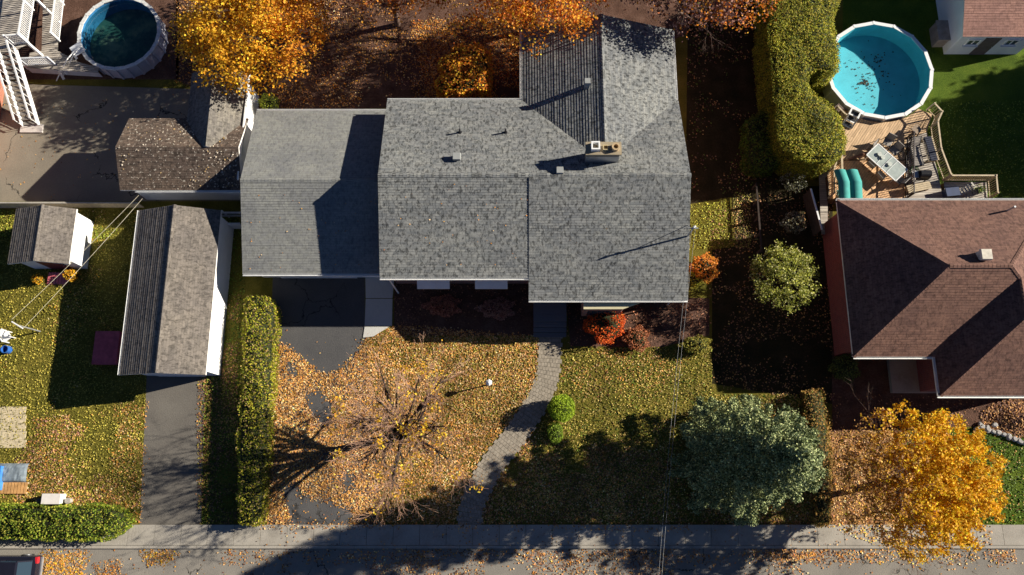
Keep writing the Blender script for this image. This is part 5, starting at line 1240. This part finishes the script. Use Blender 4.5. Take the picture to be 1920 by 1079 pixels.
# ================================================================= GRASS AND FALLEN LEAVES
BARE = [poly_px(q) for q in ([(514, 600), (690, 600), (672, 660), (640, 690), (612, 706), (590, 690), (560, 668), (530, 640), (514, 642)], [(572, 738), (600, 734), (625, 760), (628, 785), (600, 800), (580, 770)], [(528, 915), (552, 905), (585, 935), (620, 940), (662, 955), (660, 985), (545, 985)], [(640, 890), (662, 888), (664, 918), (642, 916)], [(535, 680), (555, 680), (560, 705), (540, 705)])]
def litter(name, label, items, kind='stuff', z=.014, up=.72, cat='leaves', lift=.03):
    """items: list of (poly, density, palette, size range, noise thr, noise scale)"""
    PS = []; SZ = []; CL = []
    for k, (poly, dens, pal, sz, thr, nsc) in enumerate(items):
        P = scatter(poly, dens)
        if name != 'grass_blades' and name != 'pavement_leaves': P = P+rng.normal(size=P.shape)*(.16 if name == 'street_leaves' else .07)
        if name == 'street_leaves': P = P[P[:, 1] < SWY0-.04]
        if name == 'fallen_leaves':
            jit = P+rng.normal(size=P.shape)*.12
            for q in BARE: b_ = inpoly(jit, q) & (rng.random(len(P)) > .03); P = P[~b_]; jit = jit[~b_]
        if thr > 0:
            f = fnoise(P, nsc, 31+k)*.6+fnoise(P, nsc*2.7, 57+k)*.4; P = P[rng.random(len(P)) < np.clip((f-thr)/.12+.06, 0, 1)]
        n = len(P); PS.append(np.c_[P, z+rng.random(n)*lift]); SZ.append(rng.uniform(*sz, n)); CL.append(np.clip(palette(n, pal, None, .3)*(.62+.7*fnoise(P, .55, 77)[:, None])*(.75+.5*fnoise(P, 2.4, 78)[:, None]), .003, .95))
    P = np.concatenate(PS); print(name, len(P))
    o = leaf_object(name, P, np.concatenate(SZ), np.concatenate(CL), up, M['litter']); return tag(o, label, cat, None, kind)
LS = (.05, .125)
front_left = poly_px([(512, 640), (560, 660), (600, 700), (650, 690), (690, 630), (740, 610), (1010, 632), (1010, 700), (985, 760), (940, 810), (900, 860), (870, 940), (860, 985), (500, 985)])
olive_lawn = poly_px([(1062, 655), (1240, 652), (1330, 640), (1340, 740), (1500, 740), (1530, 980), (905, 980), (930, 915), (1010, 810), (1040, 740)])
left_yard = poly_px([(-90, 395), (270, 395), (275, 740), (262, 950), (-90, 950)])
grass_items = [
 (olive_lawn, 170, OLIVE+GREEN[:1], (.05, .11), 0, 1), (left_yard, 140, OLIVE[:3]+[(.42, .35, .06), (.25, .23, .035)], (.05, .11), 0, 1),
 (poly_px([(740, 632), (1010, 632), (1008, 720), (960, 790), (880, 800), (740, 660)]), 110, OLIVE, (.07, .13), 0, 1),
 (poly_px([(1290, 385), (1368, 375), (1375, 465), (1290, 470)]), 150, [(.3, .3, .03), (.42, .38, .05), (.2, .2, .02)], (.06, .12), 0, 1),
 (poly_px([(1374, 362), (1408, 360), (1408, 466), (1376, 466)]), 130, [(.3, .28, .05), (.4, .34, .08), (.22, .18, .04)], (.05, .1), 0, 1),  # olive grass only where the sunlit squares fall, brightening them by colour
 (poly_px([(155, 424), (225, 424), (215, 445), (160, 460)]), 120, [(.25, .32, .03), (.35, .4, .04)], (.06, .12), 0, 1),
 (poly_px([(-90, 395), (40, 395), (30, 445), (-90, 450)]), 120, [(.25, .3, .03), (.35, .36, .04)], (.06, .12), 0, 1),
 (poly_px([(1740, 190), (2000, 190), (2000, 380), (1740, 380)]), 70, GREEN, (.06, .12), 0, 1),
 (poly_px([(1850, 805), (2000, 805), (2000, 985), (1800, 985)]), 90, GREEN[:3], (.06, .12), 0, 1),
 (poly_px([(0, 1012), (175, 1012), (0, 1030)]), 60, GREEN, (.06, .12), 0, 1),
 (poly_px([(385, 400), (460, 400), (455, 985), (378, 985)]), 90, GREEN[:3]+OLIVE[2:3], (.06, .12), 0, 1)]
litter('grass_blades', 'short olive green grass tufts covering the lawns', grass_items, up=.45, cat='grass', z=.01, lift=.05)
leaf_items = [
 (front_left, 250, TAN, LS, 0, 1),
 (poly_px([(512, 640), (700, 640), (714, 985), (500, 985)]), 110, TAN+[(.75, .42, .08)], LS, 0, .45),
 (poly_px([(512, 612), (700, 612), (700, 710), (512, 710)]), 60, TAN+YELLOW[:1], LS, .56, .5),
 (olive_lawn, 50, TAN, LS, .5, .35), (left_yard, 26, TAN+YELLOW[:1], LS, .5, .3),
 (poly_px([(30, 790), (275, 760), (262, 950), (30, 950)]), 150, TAN+[(.42, .2, .14), (.5, .26, .18), (.3, .13, .1)], LS, .36, .4),
 (poly_px([(215, 760), (280, 750), (266, 985), (200, 955)]), 90, TAN+[(.6, .36, .1)], LS, .3, .5),
 (poly_px([(1555, 808), (1780, 800), (1800, 990), (1555, 988)]), 170, TAN+BROWN, LS, 0, 1),
 (poly_px([(1700, 805), (2000, 805), (2000, 990), (1760, 990)]), 14, TAN, LS, 0, 1),
 (poly_px([(330, -40), (980, -40), (980, 190), (480, 210), (330, 160)]), 90, TAN+BROWN+ORANGE[:2], LS, .4, .55),
 (poly_px([(770, 40), (975, 30), (975, 185), (800, 185)]), 130, ORANGE+TAN[:2], LS, .3, .5),
 (poly_px([(1290, 0), (1470, 0), (1470, 350), (1290, 375)]), 40, BROWN+TAN[:2]+GREEN[:2], LS, .4, .6),
 (poly_px([(1330, 380), (1560, 350), (1570, 750), (1335, 730)]), 45, BROWN+TAN[:2], LS, .4, .6),
 (poly_px([(740, 522), (1000, 522), (1002, 632), (738, 632)]), 40, BROWN, LS, .4, .6),
 (poly_px([(1062, 565), (1330, 560), (1330, 640), (1065, 655)]), 60, BROWN+[(.5, .2, .1)], LS, .4, .8),
 (poly_px([(1560, 740), (1850, 745), (1850, 805), (1560, 812)]), 40, BROWN+TAN[:1], LS, .35, .8),
 (poly_px([(1835, 752), (2000, 752), (2000, 815), (1850, 812)]), 10, BROWN, LS, 0, 1),
 (poly_px([(370, 560), (450, 555), (445, 985), (372, 985)]), 170, BROWN+OLIVE[:2]+TAN[:1], LS, .3, .5),
 (poly_px([(0, 170), (360, 180), (250, 370), (0, 370)]), 2, TAN, LS, 0, 1),
 (poly_px([(905, 860), (1010, 820), (1240, 850), (1240, 982), (900, 982)]), 190, TAN+BROWN, LS, .3, .5),
 (poly_px([(860, 985), (880, 900), (1000, 800), (1045, 800), (960, 880), (905, 985)]), 60, TAN+BROWN, LS, .35, .6),
 (poly_px([(1225, 790), (1500, 740), (1530, 984), (1235, 984)]), 60, TAN+BROWN, LS, .3, .5),
 (poly_px([(1240, 860), (1530, 860), (1530, 984), (1240, 984)]), 90, TAN+BROWN, LS, .3, .5)]
litter('fallen_leaves', 'carpet of fallen tan and orange leaves over lawns and driveway', leaf_items)
street = [(poly_px([(75, 1038), (165, 1034), (150, 1100), (75, 1100)]), 260, YELLOW[1:3]+TAN[:4], LS, 0, 1),
 (poly_px([(265, 1030), (320, 1028), (338, 1042), (310, 1058), (272, 1056)]), 260, YELLOW[1:3]+TAN[:4], LS, 0, 1),
 (poly_px([(180, 1060), (225, 1052), (228, 1100), (182, 1100)]), 240, TAN+ORANGE[:1], LS, .2, 1),
 (poly_px([(420, 1031), (1640, 1031), (1640, 1056), (420, 1056)]), 90, TAN+BROWN+ORANGE[:2], LS, .42, .7),
 (poly_px([(420, 1031), (1500, 1031), (1500, 1100), (420, 1100)]), 90, TAN+BROWN, LS, .45, .4),
 (poly_px([(1440, 1031), (1640, 1031), (1640, 1050), (1440, 1052)]), 190, ORANGE[1:4]+TAN, LS, .25, 1),
 (poly_px([(1855, 1033), (1910, 1032), (1905, 1054), (1862, 1054)]), 230, TAN+[(.4, .14, .08)], LS, .2, 1),
 (poly_px([(1640, 1031), (1850, 1031), (1860, 1060), (1640, 1056)]), 80, YELLOW[:2]+TAN, LS, .3, 1),
 (poly_px([(150, 1028), (1920, 1028), (1920, 1100), (150, 1100)]), 3, TAN, LS, 0, 1)]
litter('street_leaves', 'drifts of fallen leaves lying along the kerb of the street', street, z=.012)
litter('pavement_leaves', 'scattered leaves lying on the pavement slabs', [
 (poly_px([(480, 985), (1640, 985), (1640, 1024), (480, 1024)], .12), 10, TAN+BROWN, LS, .4, .6),
 (poly_px([(480, 983), (900, 983), (900, 993), (480, 993)], .12), 60, TAN, LS, .3, .8),
 (poly_px([(960, 983), (1300, 983), (1300, 1000), (960, 992)], .12), 50, TAN+ORANGE[:1], LS, .4, .8),
 (poly_px([(1540, 985), (1860, 985), (1860, 1024), (1640, 1024)], .12), 80, TAN+YELLOW[:2], LS, .3, .8)], z=.135)
litter('roof_leaves', 'leaf debris caught on the mossy roof of the outbuilding', [(poly_px([(235, 290), (300, 285), (330, 352), (240, 350)], 3.1), 5, TAN, LS, 0, 1)], z=3.1, up=.6) if False else None
print('done build')
